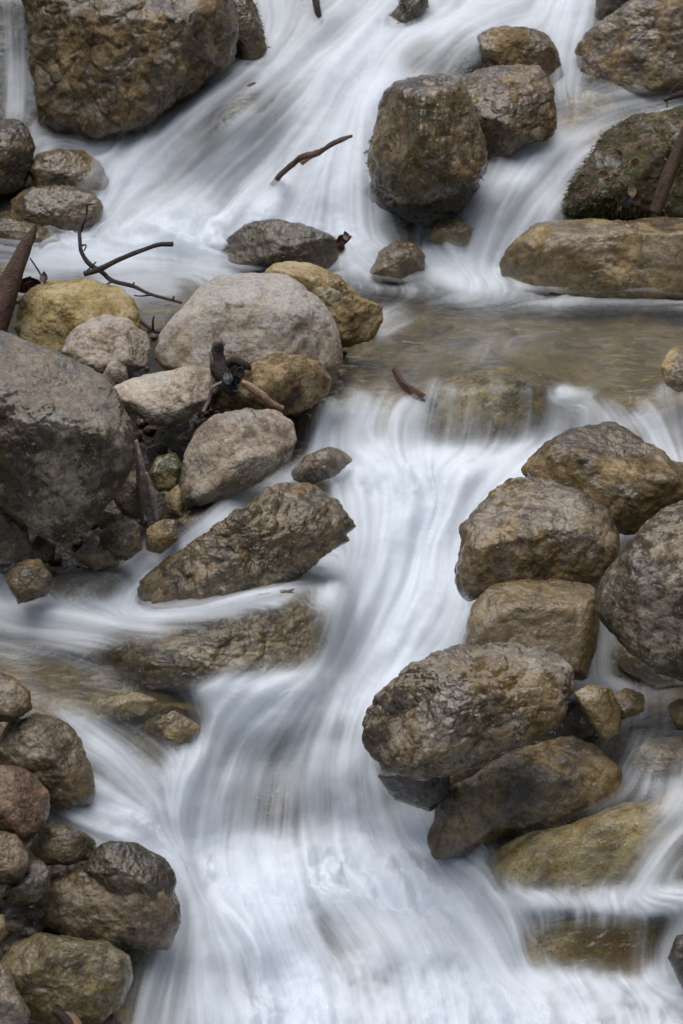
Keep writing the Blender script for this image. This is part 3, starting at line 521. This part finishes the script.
# --- stream and lower left
rock('stone', 'yellowish stone under clear water left of the fan', [(82, 714), (98, 697), (140, 691), (158, 700), (142, 717), (102, 723)], 'yellow', veil=True, group=GE, under=True, dy=-.03)
rock('stone', 'brown drowned stone at the lip above the fan', [(120, 745), (140, 715), (170, 702), (204, 716), (200, 735), (170, 756)], 'tan', veil=True, group=GE, under=True, dy=-.03)
rock('stone', 'tan stone showing faintly through the middle of the fan', [(255, 846), (262, 802), (280, 784), (298, 795), (296, 820), (275, 838)], 'tan', veil=True, group=GE)
rock('stone', 'brown stone showing faintly through the foam near the bottom', [(352, 1000), (350, 960), (366, 938), (385, 960), (386, 1000), (370, 1012)], 'tan', veil=True, group=GE)
rock('stone', 'brown rock on the left edge above the round wet stone', [(-30, 674), (0, 671), (15, 677), (30, 691), (32, 708), (15, 720), (-30, 726)], 'brown', dy=-.2, group=GD, wet=.8, ochre=.5)
rock('rock', 'round wet brown stone with water sliding past its right side', [(-14, 748), (0, 735), (10, 721), (35, 715), (65, 721), (81, 740), (91, 765), (94, 790), (85, 804), (62, 806), (35, 794), (5, 780)], 'brown', dy=-.16, group=GD, wet=.8, ochre=.5, sink=.1)
rock('rock', 'reddish brown rounded rock at the left edge over the dark hollow', [(-30, 766), (18, 766), (40, 776), (51, 795), (48, 816), (38, 834), (25, 843), (5, 834), (-30, 830)], 'rust', dy=-.22, group=GD, wet=.75, ochre=.6, scale=1.3)
rock('rock', 'brown rock at the left edge beneath the reddish brown one', [(-30, 828), (0, 827), (15, 832), (28, 849), (30, 868), (20, 883), (-30, 888)], 'brown', dy=-.22, group=GD, wet=.7)
rock('stone', 'flat wet brown stone at the head of the lower left pile', [(28, 848), (44, 826), (65, 824), (85, 832), (99, 843), (95, 858), (65, 866), (42, 864)], 'brown', dy=-.12, group=GD, wet=.95, pale=.4)
rock('stone', 'dark curved wet stone arching over the big oval stone', [(82, 872), (94, 850), (110, 841), (140, 844), (165, 859), (176, 878), (175, 905), (150, 910), (108, 896)], 'deep', dy=-.12, group=GD, wet=.95, rough=.07)
rock('rock', 'big oval brown stone in the lower left pile', [(35, 910), (48, 882), (75, 869), (105, 867), (135, 866), (161, 877), (179, 898), (180, 921), (167, 948), (140, 947), (100, 945), (70, 936), (44, 926)], 'brown', dy=-.2, facets=4, group=GD, pale=.4, ochre=.5, wet=.7, sink=.08)
rock('stone', 'dark small stone between the big oval stone and the left edge', [(4, 892), (24, 862), (40, 857), (50, 870), (49, 892), (36, 906), (12, 908)], 'deep', dy=-.16, group=GD)
rock('rock', 'lowest olive brown stone above the broken stick', [(-2, 968), (11, 945), (40, 932), (75, 937), (110, 942), (131, 955), (133, 977), (121, 1005), (100, 1022), (60, 1026), (30, 1018), (6, 1002)], 'ochre', dy=-.16, facets=4, group=GD, pale=.3, wet=.8)
rock('stone', 'grey brown slanted stone in the bottom left corner', [(-40, 945), (0, 960), (15, 984), (29, 1013), (28, 1060), (-40, 1060)], 'grey', dy=-.26, facets=4, group=GD, pale=.3, wet=.3)
rock('stone', 'little tan stone at the left edge of the lower pile', [(-22, 910), (4, 914), (9, 934), (0, 948), (-22, 950)], 'tan', dy=-.2, group=GD)
rock('stone', 'little wet stone by the bottom edge under the olive brown one', [(76, 1030), (86, 1014), (108, 1010), (124, 1022), (122, 1045), (90, 1050)], 'brown', dy=-.1, group=GD)
for x, y, r, c_, lb in ((20, 908, 8, 'grey', 'roundest dark pebble'), (34, 914, 9, 'deep', 'dark wide pebble'), (14, 926, 9, 'grey', 'bluish pebble'), (30, 932, 8, 'deep', 'lowest pebble'), (44, 900, 7, 'brown', 'brown topmost pebble')):
    rock('pebble', lb + ' of the wet handful left of the big oval stone', [(x + r * 1.2 * math.cos(a), y + r * .8 * math.sin(a)) for a in np.arange(9) * .698], c_, dy=-.1, group='pebbles of the lower left pile', wet=1, lev=5)

# ------------------------------------------------------------------ water and bed, draped over the stones it runs across
DM = np.full((GH // 3 + 2, GW // 3 + 2), 1e9)
for X in DRAPE:
    fw = X[:, 1] * CT - X[:, 2] * ST; uu = X[:, 0] / fw * F_ + W_ / 2; vv = H_ / 2 - (X[:, 1] * ST + X[:, 2] * CT) / fw * F_
    a = ((vv - V0) / 3).astype(int); b = ((uu - U0) / 3).astype(int); k = (a >= 0) & (b >= 0) & (a < DM.shape[0]) & (b < DM.shape[1])
    np.minimum.at(DM, (a[k], b[k]), fw[k])
cu, cv = np.meshgrid(U0 + 3 * np.arange(DM.shape[1]) + 1.5, V0 + 3 * np.arange(DM.shape[0]) + 1.5)
DWm = Yw(cu, cv) / rays(cu, cv)[..., 1]
lift = np.maximum(DWm - (DM - .06), 0) * (DM < 1e8)
for _k in range(4):
    q = np.pad(lift, 1, mode='edge'); lift = np.max([q[a:a + lift.shape[0], b:b + lift.shape[1]] for a in range(3 if _k < 3 else 2) for b in range(3)], 0)
lift = blur(lift, 3.2)
_dY = rays(cu, cv)[..., 1]; Yl = np.minimum.accumulate((DWm - lift) * _dY, axis=0); Yl = blur(Yl, 2.8)
lift = np.maximum(DWm - Yl / _dY, 0)
ins_ = (UU > U0 + 6) & (UU < U1 - 9) & (VV > V0 + 6) & (VV < V1 - 9)
lf = np.where(ins_, bilerp(lift, (VV - V0 - 1.5) / 3, (UU - U0 - 1.5) / 3), 0)
PBASE = P.copy(); lf = np.where(ins_, blur(lf, 2.5), lf)
P = P * (1 - lf / (P[..., 1] * CT - P[..., 2] * ST))[..., None]
NB = normals(PBASE); N0 = normals(P); N0 = np.stack([blur(N0[..., k], 9.0) for k in range(3)], -1); N0 /= np.linalg.norm(N0, axis=-1)[..., None]
flat = P.reshape(-1, 3)
fo_g = G(foam1, UU, VV)
lump = fbm(flat * np.array([3.0, 2.4, 3.0]), 3).reshape(NR, NC)
disp = .034 * lump * np.clip(fo_g * 1.4, 0, 1) + .014 * fbm(flat * 7.0 + 3, 3).reshape(NR, NC) * np.clip(fo_g * 1.4, 0, 1) + G(S3, UU, VV) * .010 * np.clip(fo_g * 2, .05, 1) + G(S2, UU, VV) * .0022 * np.clip(fo_g * 2, .15, 1)
disp += G(FR, UU, VV) * (.012 * G(FN, UU, VV) + .05 * fbm(flat * 5.5 + 77, 4).reshape(NR, NC))
disp *= 1 - .85 * np.clip(lf / .03, 0, 1)
pool = np.exp(-((VV - 335) / 50) ** 2) * (UU > 300)
rip = fbm(flat * np.array([5.0, 9.0, 5.0]), 4).reshape(NR, NC)
disp += .010 * rip * pool * (1 - np.clip(fo_g * 2, 0, 1))
PW = P + N0 * disp[..., None]
idx = np.arange(NR * NC).reshape(NR, NC)
quads = np.stack([idx[:-1, :-1], idx[1:, :-1], idx[1:, 1:], idx[:-1, 1:]], -1).reshape(-1, 4)
wet_g = G(WET, UU, VV); inside = (UU > -75) & (UU < 760) & (VV > -200)
def sub_mesh(V, ok, attrs):
    q = quads[ok.ravel()[quads].all(1)]; used = np.zeros(NR * NC, bool); used[q.ravel()] = True
    re = np.cumsum(used) - 1
    return V.reshape(-1, 3)[used], re[q], {k: a.ravel()[used] for k, a in attrs.items()}
# stream bed
dep = np.where(wet_g > .5, .055, .02) + .07 * pool + .02 * np.clip(fo_g, 0, 1)
f1, f2 = worley(flat * 9.0 + 1.7); f1b, _ = worley(flat * 21.0 + 5.1)
lum2 = fbm(flat * 2.6 + 9.1, 5).reshape(NR, NC)
bedh = .045 * lum2 - .035 * np.clip(f1.reshape(NR, NC), 0, .8) - .012 * f1b.reshape(NR, NC) + .03
bedh = np.where(inside, bedh, bedh * 2)
PB = PBASE + NB * (bedh - dep)[..., None]
_fw = lambda X: X[..., 1] * CT - X[..., 2] * ST
PB = PB * (1 + np.where(inside & (wet_g > .3), np.maximum(_fw(PW) + .03 - _fw(PB), 0), 0) / _fw(PB))[..., None]

s = NT('streambed'); co = s.n('ShaderNodeTexCoord').outputs['Object']
vz = s.n('ShaderNodeTexVoronoi', {'Vector': co, 'Scale': 9.0}); n1 = s.noise(co, 3.0, 6, .6, .6); n2 = s.noise(co, 30, 8, .7); n3 = s.noise(co, 90, 4, .7)
hs = s.n('ShaderNodeSeparateColor', {0: vz.outputs['Color']}).outputs[0]
c = s.ramp(s.math('ADD', s.math('MULTIPLY', hs, .24), s.math('MULTIPLY', s.math('ADD', s.math('MULTIPLY', n1, .6), s.math('MULTIPLY', n2, .4)), .76)), [(.28, (.045, .034, .018)), (.43, (.11, .082, .038)), (.56, (.185, .140, .060)), (.8, (.26, .205, .09))])
c = s.mix(s.sstep(n2, .5, .75), c, (.05, .036, .018)); c = s.mix(s.math('MULTIPLY', s.sstep(n3, .55, .7), .5), c, (.025, .019, .011))
dry = s.n('ShaderNodeAttribute', attribute_name='soil_and_shade').outputs['Fac']
c = s.mix(s.math('MULTIPLY', dry, .9), c, (.014, .010, .007))  # dark wet soil, plus the shade of gaps painted into the bed colour
bp = s.n('ShaderNodeBump', {'Height': s.math('ADD', n2, s.math('MULTIPLY', n3, .5)), 'Strength': .8, 'Distance': .02})
M_BED = s.out_(s.n('ShaderNodeBsdfPrincipled', {'Base Color': c, 'Roughness': .45, 'Normal': bp.outputs[0], 'Coat Weight': .2, 'Coat Roughness': .2}).outputs[0])
bed = mesh_obj('streambed', PB.reshape(-1, 3), quads, M_BED, attrs={'soil_and_shade': np.where(inside, np.maximum(1 - wet_g, ((UU < 46) & (VV < 122)) * 1.0), 0)})
tag(bed, kind='structure')

def water_mat(name, clear):
    s = NT(name); fa = s.n('ShaderNodeAttribute', attribute_name='foam').outputs['Fac']; co = s.n('ShaderNodeTexCoord').outputs['Object']
    wh = s.n('ShaderNodeBsdfDiffuse', {'Color': (.85, .895, .95, 1)}); tr = s.n('ShaderNodeBsdfTranslucent', {'Color': (.85, .895, .95, 1)})
    fs = s.n('ShaderNodeMixShader', {0: .32, 1: wh.outputs[0], 2: tr.outputs[0]}).outputs[0]
    if clear:
        mp = s.n('ShaderNodeMapping', {0: co, 3: (1.0, 2.2, 1.5)}).outputs[0]
        bp = s.n('ShaderNodeBump', {'Height': s.noise(mp, 9, 4, .55, .8), 'Strength': .6, 'Distance': .05})
        gl = s.n('ShaderNodeBsdfGlossy', {'Color': (.95, .97, 1, 1), 'Roughness': .16, 'Normal': bp.outputs[0]})
        tp = s.n('ShaderNodeBsdfTransparent', {'Color': (.94, .93, .87, 1)})
        fr = s.n('ShaderNodeFresnel', {'IOR': 1.33, 'Normal': bp.outputs[0]}).outputs[0]
        base = s.n('ShaderNodeMixShader', {0: fr, 1: tp.outputs[0], 2: gl.outputs[0]}).outputs[0]
        edge = s.n('ShaderNodeAttribute', attribute_name='edge').outputs['Fac']
        tq = s.n('ShaderNodeBsdfTransparent')
        base = s.n('ShaderNodeMixShader', {0: edge, 1: tq.outputs[0], 2: base}).outputs[0]
    else: base = s.n('ShaderNodeBsdfTransparent').outputs[0]
    return s.out_(s.n('ShaderNodeMixShader', {0: fa, 1: base, 2: fs}).outputs[0])
fA = G(foamA, UU, VV) * np.clip((wet_g - .25) * 2, 0, 1)
V_, q_, a_ = sub_mesh(PW, (wet_g > .04) & inside, {'foam': fA, 'edge': np.clip((wet_g - .15) * 2, 0, 1)})
water = mesh_obj('water', V_, q_, water_mat('clear_and_white_water', True), attrs=a_); tag(water, kind='structure')
fB = G(foamB, UU, VV) * np.clip((wet_g - .4) * 2, 0, 1)
OFF = np.array([0, -.74, .67])
PWs = np.stack([blur(PW[..., k], 7.0) for k in range(3)], -1)
PV = PWs + OFF * (.045 + .012 * G(S5, UU, VV) + .02 * fbm(flat * 4.0 + 31, 3).reshape(NR, NC))[..., None]
V_, q_, a_ = sub_mesh(PV, (fB > .012) & inside, {'foam': fB})
spray = mesh_obj('foam', V_, q_, water_mat('silky_foam', False), attrs=a_)
tag(spray, 'silky white foam streaming over the cascades', 'foam', kind='stuff')

foamC = np.clip((foam1 - .45) * 1.8, 0, 1) * np.clip(.42 + .16 * S5 + .14 * LOW + .08 * S4, 0, .8)
LM = blur((lift > .008) * 1.0, 5)
fC = G(foamC, UU, VV) * (1 - np.clip(1.6 * bilerp(LM, (VV - V0 - 1.5) / 3, (UU - U0 - 1.5) / 3), 0, 1)) * np.clip((wet_g - .4) * 2, 0, 1)
PM = PW + OFF * (.075 + .02 * G(S5, UU, VV) + .03 * fbm(flat * 3.0 + 61, 3).reshape(NR, NC))[..., None]
V_, q_, a_ = sub_mesh(PM, (fC > .012) & inside, {'foam': fC})
mist = mesh_obj('spray', V_, q_, spray.data.materials[0], attrs=a_)
tag(mist, 'fine white spray hanging just above the foaming water', 'spray', kind='stuff')

# gravel washed into the gaps between the stones
rg = np.random.default_rng(21); S_, F_g = ico(3); Vs, Fs, k = [], [], 0
PBf = PB.reshape(-1, 3); cand = np.where(((wet_g < .45) & inside & (UU < 372) & (VV > 280)).ravel())[0]
wgt = np.gradient(UU, axis=1).ravel()[cand]
for i in rg.choice(cand, 900):
    r = .006 + .022 * rg.random() ** 2.5; q = S_ * rg.uniform(.6, 1.2, 3) * r; q = q * (1 + .22 * perlin(S_ * 1.4 + rg.uniform(0, 99, 3)))[:, None]
    Vs.append(q + PBf[i] + np.array([0, 0, r * .5])); Fs.append(F_g + k); k += len(S_)
gr = mesh_obj('gravel', np.concatenate(Vs), np.concatenate(Fs), rock_mat('gravel_stone', 'brown', wet=.9, pale=.3, ochre=.4, scale=1.6), smooth=True)
tag(gr, 'dark wet gravel washed into the gaps between the stones', 'gravel', kind='stuff')

# ------------------------------------------------------------------ wood and leaves
def tube(pts, rad, mat, name, parent=None, sides=10, sub=6, jit=.12, seed=0, C0=None, flatten=1.0):
    rg = np.random.default_rng(seed); Pk = np.array([at(*p) for p in pts]); n = len(Pk)
    t = np.linspace(0, n - 1, (n - 1) * sub + 1); i = np.minimum(t.astype(int), n - 2); f = (t - i)[:, None]
    p0, p1, p2, p3 = Pk[np.maximum(i - 1, 0)], Pk[i], Pk[i + 1], Pk[np.minimum(i + 2, n - 1)]
    C = .5 * (2 * p1 + (p2 - p0) * f + (2 * p0 - 5 * p1 + 4 * p2 - p3) * f * f + (3 * p1 - p0 - 3 * p2 + p3) * f ** 3)
    r = np.interp(t, range(n), rad)
    C0 = Pk[0] if C0 is None else C0
    T = np.gradient(C, axis=0); T /= np.linalg.norm(T, axis=1)[:, None]
    up = np.array([.3, .9, .2]); A = np.cross(T, up); A /= np.linalg.norm(A, axis=1)[:, None]; B = np.cross(T, A)
    an = np.arange(sides) * 2 * math.pi / sides
    jn = rg.normal(size=(len(C) + 8, sides)); jn = np.stack([np.convolve(jn[:, q_], np.hanning(9) / 2.2, 'valid') for q_ in range(sides)], 1)
    k = r[:, None] * (1 + jit * jn + jit * 1.5 * np.sin(an * 2 + rg.uniform(0, 6)))
    V = C[:, None] - C0 + A[:, None] * (k * np.cos(an))[..., None] + B[:, None] * (k * np.sin(an) * flatten)[..., None]
    m = len(C); V = V.reshape(-1, 3); a, b = np.meshgrid(np.arange(m - 1), np.arange(sides), indexing='ij')
    q = np.stack([a * sides + b, a * sides + (b + 1) % sides, (a + 1) * sides + (b + 1) % sides, (a + 1) * sides + b], -1).reshape(-1, 4)
    V = np.concatenate([V, [C[0] - C0 - T[0] * r[0] * .3, C[-1] - C0 + T[-1] * r[-1] * .4]]); b = np.arange(sides)
    caps = np.concatenate([np.stack([(b + 1) % sides, b, b * 0 + len(V) - 2, b * 0 + len(V) - 2], -1), np.stack([(m - 1) * sides + b, (m - 1) * sides + (b + 1) % sides, b * 0 + len(V) - 1, b * 0 + len(V) - 1], -1)])
    me = bpy.data.meshes.new(name); me.from_pydata([tuple(x) for x in V], [], [tuple(x) for x in q] + [tuple(x[:3]) for x in caps]); me.materials.append(mat)
    for p in me.polygons: p.use_smooth = True
    o = bpy.data.objects.new(name, me); col.objects.link(o)
    if parent is None: o.location = C0
    else: o.parent = parent
    return o
M_DARKW = wood_mat('dark_wet_wood', (.010, .006, .005), (.045, .028, .022), .5)
M_RED = wood_mat('reddish_bark', (.030, .014, .009), (.120, .060, .036), .3)
M_PALEW = wood_mat('stripped_wood', (.16, .085, .045), (.42, .27, .17), .2)
M_GREYW = wood_mat('grey_split_wood', (.04, .03, .026), (.34, .27, .24), .4)
mm = .0042
def root_empty(name, p, label, cat, group=None):
    o = bpy.data.objects.new(name, None); col.objects.link(o); o.location = p; o.empty_display_size = .05
    return tag(o, label, cat, group)
# long twig above the yellow boulder
Pt = at(84, 275, 8.35)
tw = root_empty('twig', Pt, 'bare dark forked twig sticking up over the yellow tan boulder', 'twig')
tube([(87, 206, 8.5), (86, 216, 8.5), (80, 228, 8.45), (80, 244, 8.4), (83, 256, 8.38), (92, 266, 8.36), (103, 273, 8.35), (113, 281, 8.33), (133, 286, 8.3), (150, 294, 8.28), (182, 303, 8.25)], [.0035, .004, .006, .007, .008, .009, .009, .008, .007, .006, .004], M_DARKW, 'stem', tw, C0=Pt)
tube([(84, 274, 8.33), (100, 269, 8.33), (120, 259, 8.35), (143, 250, 8.36), (158, 245, 8.36), (173, 244, 8.36)], [.010, .011, .009, .008, .008, .009], M_DARKW, 'branch', tw, C0=Pt)
for q in ([(81, 232, 8.45), (85, 222, 8.44), (92, 217, 8.44)], [(86, 205, 8.5), (94, 204, 8.5)], [(113, 281, 8.33), (104, 285, 8.3), (97, 284, 8.3)], [(84, 274, 8.35), (90, 268, 8.35), (96, 262, 8.34)], [(80, 246, 8.4), (86, 245, 8.39), (84, 251, 8.38)], [(133, 286, 8.3), (134, 282, 8.3)], [(150, 295, 8.28), (140, 296, 8.26), (134, 295, 8.26)], [(173, 300, 8.26), (174, 296, 8.26)]):
    tube(q, [.005] + [.003] * (len(q) - 1), M_DARKW, 'side_twig', tw, C0=Pt, sides=6)
Pt = at(160, 330, 8.1)
tw = root_empty('twig', Pt, 'small bare forked twig between the pale pinkish rock and the large pale boulder', 'twig')
tube([(127, 306, 8.12), (130, 316, 8.1), (140, 321, 8.1), (150, 329, 8.08), (160, 333, 8.08)], [.003, .005, .006, .006, .007], M_DARKW, 'stem', tw, C0=Pt)
tube([(153, 331, 8.08), (153, 322, 8.06), (154, 316, 8.06)], [.005, .004, .003], M_DARKW, 'side_twig', tw, C0=Pt, sides=6)
tube([(137, 320, 8.1), (137, 312, 8.1), (138, 309, 8.1)], [.004, .003, .002], M_DARKW, 'side_twig', tw, C0=Pt, sides=6)
# snag at the left edge
o = tube([(-8, 335, 7.95), (4, 300, 8.0), (16, 268, 8.05), (26, 245, 8.1), (33, 232, 8.12), (36, 224, 8.12)], [.062, .054, .040, .030, .017, .004], M_RED, 'broken_branch', sides=20, sub=10, jit=.07)
tag(o, 'thick reddish brown broken branch leaning up at the left edge', 'branch')
Pt = at(44, 285, 8.2)
tw = root_empty('dead_leaf_sprig', Pt, 'dark red curled leaves on a thin stalk behind the broken branch', 'dead leaves')
tube([(30, 258, 8.2), (38, 270, 8.2), (43, 279, 8.18)], [.003, .004, .004], M_DARKW, 'stem', tw, C0=Pt, sides=6)
def leaf(name, u, v, Y, size, mat, parent=None, seed=0, C0=None, ang=None):
    rg = np.random.default_rng(seed); n = 9; L = []
    a = rg.uniform(0, 6.28) if ang is None else ang
    X = np.array([math.cos(a), .3, math.sin(a)]); X /= np.linalg.norm(X); Yv = np.cross(X, [0, 1, .2]); Yv /= np.linalg.norm(Yv); Z = np.cross(X, Yv)
    for i in range(n):
        t = i / (n - 1); wd = .34 * math.sin(math.pi * t ** .8) + .015
        for j in (-1, -.5, 0, .5, 1):
            L.append((X * (t - .5) + Yv * (j * wd) + Z * (.22 * j * j * wd * 2 + .18 * math.sin(3 * t + seed) + .03 * rg.normal())) * size)
    V = np.array(L); F = [(i * 5 + j, i * 5 + j + 1, i * 5 + j + 6, i * 5 + j + 5) for i in range(n - 1) for j in range(4)]
    c = at(u, v, Y)
    o = mesh_obj(name, V + (c - C0 if C0 is not None else 0), np.array(F), mat, parent)
    sm = o.modifiers.new('thick', 'SOLIDIFY'); sm.thickness = .0012
    if parent is None: o.location = c
    return o
def leaf_mat(name, d, l):
    s = NT(name); co = s.n('ShaderNodeTexCoord').outputs['Object']; c = s.ramp(s.noise(co, 60, 5, .6), [(.35, d), (.65, l)])
    return s.out_(s.n('ShaderNodeBsdfPrincipled', {'Base Color': c, 'Roughness': .5}).outputs[0])
M_LRED = leaf_mat('dark_red_leaf', (.018, .006, .005), (.075, .022, .016)); M_LTAN = leaf_mat('tan_dead_leaf', (.14, .085, .05), (.36, .26, .18)); M_LBLK = leaf_mat('black_wet_leaf', (.006, .006, .007), (.03, .032, .04))
for i, (u, v, z_) in enumerate(((26, 282, .075), (35, 281, .07), (44, 277, .05), (31, 287, .08), (22, 288, .07))): leaf('leaf', u, v, 8.16 - .01 * i, z_, M_LRED, tw, i, Pt)
o = leaf('dead_leaf', 344, 239, 9.2, .075, M_LRED, seed=4, ang=.4); tag(o, 'dark red curled leaf on the end of the dark wet rock', 'leaf')
leaf('leaf', 346, 236, 9.18, .05, M_LRED, o, 9, at(344, 239, 9.2), 1.9); leaf('leaf', 341, 246, 9.2, .05, M_LRED, o, 12, at(344, 239, 9.2), 1.4)
# stick in the cascade
o = tube([(262, 200, 10.0), (276, 180, 9.93), (290, 166, 9.84), (303, 157, 9.76), (318, 153, 9.72), (334, 143, 9.68), (352, 136, 9.64)], [.013, .015, .016, .017, .015, .013, .007], M_RED, 'stick', jit=.3, sides=12, sub=8)
tag(o, 'reddish brown stick slanting out of the upper cascade', 'stick')
tube([(303, 158, 9.68), (314, 151, 9.66), (322, 149, 9.66)], [.014, .010, .006], M_PALEW, 'stripped_end', o, C0=at(262, 196, 9.7), sides=8)
# driftwood on the whitish rock
Pt = at(220, 385, 7.6)
dw = root_empty('driftwood', Pt, 'dark knobby driftwood stub standing between the whitish rock and the brown round rock', 'driftwood')
tube([(230, 388, 7.5), (222, 374, 7.5), (218, 362, 7.52), (217, 352, 7.53), (219, 345, 7.53)], [.030, .040, .036, .028, .019], M_DARKW, 'stub', dw, C0=Pt, sides=16)
tube([(214, 347, 7.5), (218, 343, 7.49), (223, 346, 7.5)], [.010, .016, .010], M_GREYW, 'broken_top', dw, C0=Pt)
tube([(224, 368, 7.5), (234, 361, 7.5), (243, 364, 7.5), (250, 368, 7.52)], [.014, .022, .020, .010], M_DARKW, 'bark_piece', dw, C0=Pt)
tube([(210, 352, 7.5), (212, 360, 7.49), (213, 366, 7.49)], [.006, .006, .005], M_GREYW, 'splinter', dw, C0=Pt, sides=6)
for i, (u, v) in enumerate(((228, 378), (236, 380), (232, 386), (239, 374), (227, 386))): leaf('leaf', u, v, 7.44, .06, M_LBLK, dw, i + 20, Pt)
o = tube([(242, 382, 7.42), (252, 388, 7.40), (262, 395, 7.38), (268, 401, 7.38), (276, 406, 7.38), (283, 409, 7.38)], [.009, .014, .014, .013, .012, .010], M_PALEW, 'stick', sides=12); tag(o, 'peeled orange stick lying across the brown round rock', 'stick')
o = tube([(222, 382, 7.45), (212, 388, 7.42), (209, 400, 7.42), (203, 412, 7.4)], [.005, .006, .007, .006], M_GREYW, 'stick', sides=8); tag(o, 'thin grey bent stick hanging below the driftwood stub', 'stick')
# upright split bark
Pt = at(145, 525, 6.95)
bk = root_empty('bark_strip', Pt, 'split strip of grey red bark standing upright by the grey brown boulder', 'bark')
tube([(136, 440, 7.05), (140, 462, 7.02), (145, 490, 6.99), (150, 512, 6.97), (152, 524, 6.95)], [.006, .013, .017, .018, .011], M_GREYW, 'split_slat', bk, C0=Pt, sides=12, flatten=.5)
tube([(135, 444, 7.0), (138, 470, 6.97), (141, 500, 6.94), (143, 526, 6.92)], [.005, .009, .010, .008], M_RED, 'split_slat', bk, C0=Pt, sides=10, flatten=.6)
tube([(146, 472, 6.98), (152, 496, 6.95), (157, 520, 6.93)], [.006, .013, .009], M_GREYW, 'split_slat', bk, C0=Pt, sides=10, flatten=.6)
# twig on the lip of the pool
o = tube([(394, 368, 7.83), (402, 383, 7.74), (412, 391, 7.68), (424, 399, 7.66), (437, 406, 7.66)], [.008, .010, .013, .014, .006], M_RED, 'stick', sides=12, jit=.3); tag(o, 'dark reddish stick caught on the lip of the pool fall', 'stick')
tube([(420, 398, 7.65), (428, 404, 7.63), (432, 411, 7.62)], [.008, .007, .004], M_DARKW, 'side_twig', o, C0=at(394, 368, 7.83), sides=7)
# right edge
o = tube([(655, 212, 9.35), (666, 182, 9.36), (678, 152, 9.38), (692, 120, 9.4)], [.030, .034, .030, .034], wood_mat('rusty_brown_bark', (.035, .018, .009), (.085, .045, .024), .2), 'log', sides=18, sub=10); tag(o, 'rust brown leaning log against the moss covered rock at the right edge', 'log')
o = tube([(664, 100, 9.6), (674, 96, 9.6), (690, 92, 9.6)], [.010, .012, .012], M_DARKW, 'twig'); tag(o, 'dark twig poking in at the right edge above the mossy rock', 'twig')
for q in ([(667, 99, 9.6), (667, 108, 9.58)], [(668, 97, 9.6), (676, 86, 9.6), (684, 82, 9.6)], [(672, 90, 9.6), (682, 94, 9.6)]): tube(q, [.004] + [.003] * (len(q) - 1), M_DARKW, 'side_twig', o, C0=at(664, 100, 9.6), sides=6)
for i, (u, v, lb, mt) in enumerate(((635, 162, 'pale curled leaf high on the moss covered rock', M_LTAN), (604, 174, 'greyish pointed leaf left on the moss covered rock', M_LTAN), (632, 192, 'brownish leaf low on the moss covered rock', M_LTAN), (627, 201, 'bluish dark leaf at the foot of the moss covered rock', M_LBLK))):
    o = leaf('dead_leaf', u, v, 9.3, .06, mt, seed=40 + i); tag(o, lb, 'leaf')
# bottom left stick
o = tube([(46, 1007, 4.86), (56, 1006, 4.84), (66, 1015, 4.82), (80, 1032, 4.8)], [.010, .020, .020, .016], M_PALEW, 'stick', sides=14); tag(o, 'broken pale stick end with a dark underside at the bottom edge', 'stick')
tube([(50, 1011, 4.83), (60, 1014, 4.81), (70, 1026, 4.79)], [.006, .013, .012], M_DARKW, 'bark', o, C0=at(46, 1007, 4.86), sides=10)
# root at top
o = tube([(312, -25, 11.2), (315, -5, 11.15), (318, 12, 11.1), (322, 22, 11.1)], [.03, .025, .02, .01], M_DARKW, 'root', sides=10); tag(o, 'dark root dangling at the top edge above the veiled brown rock', 'root')
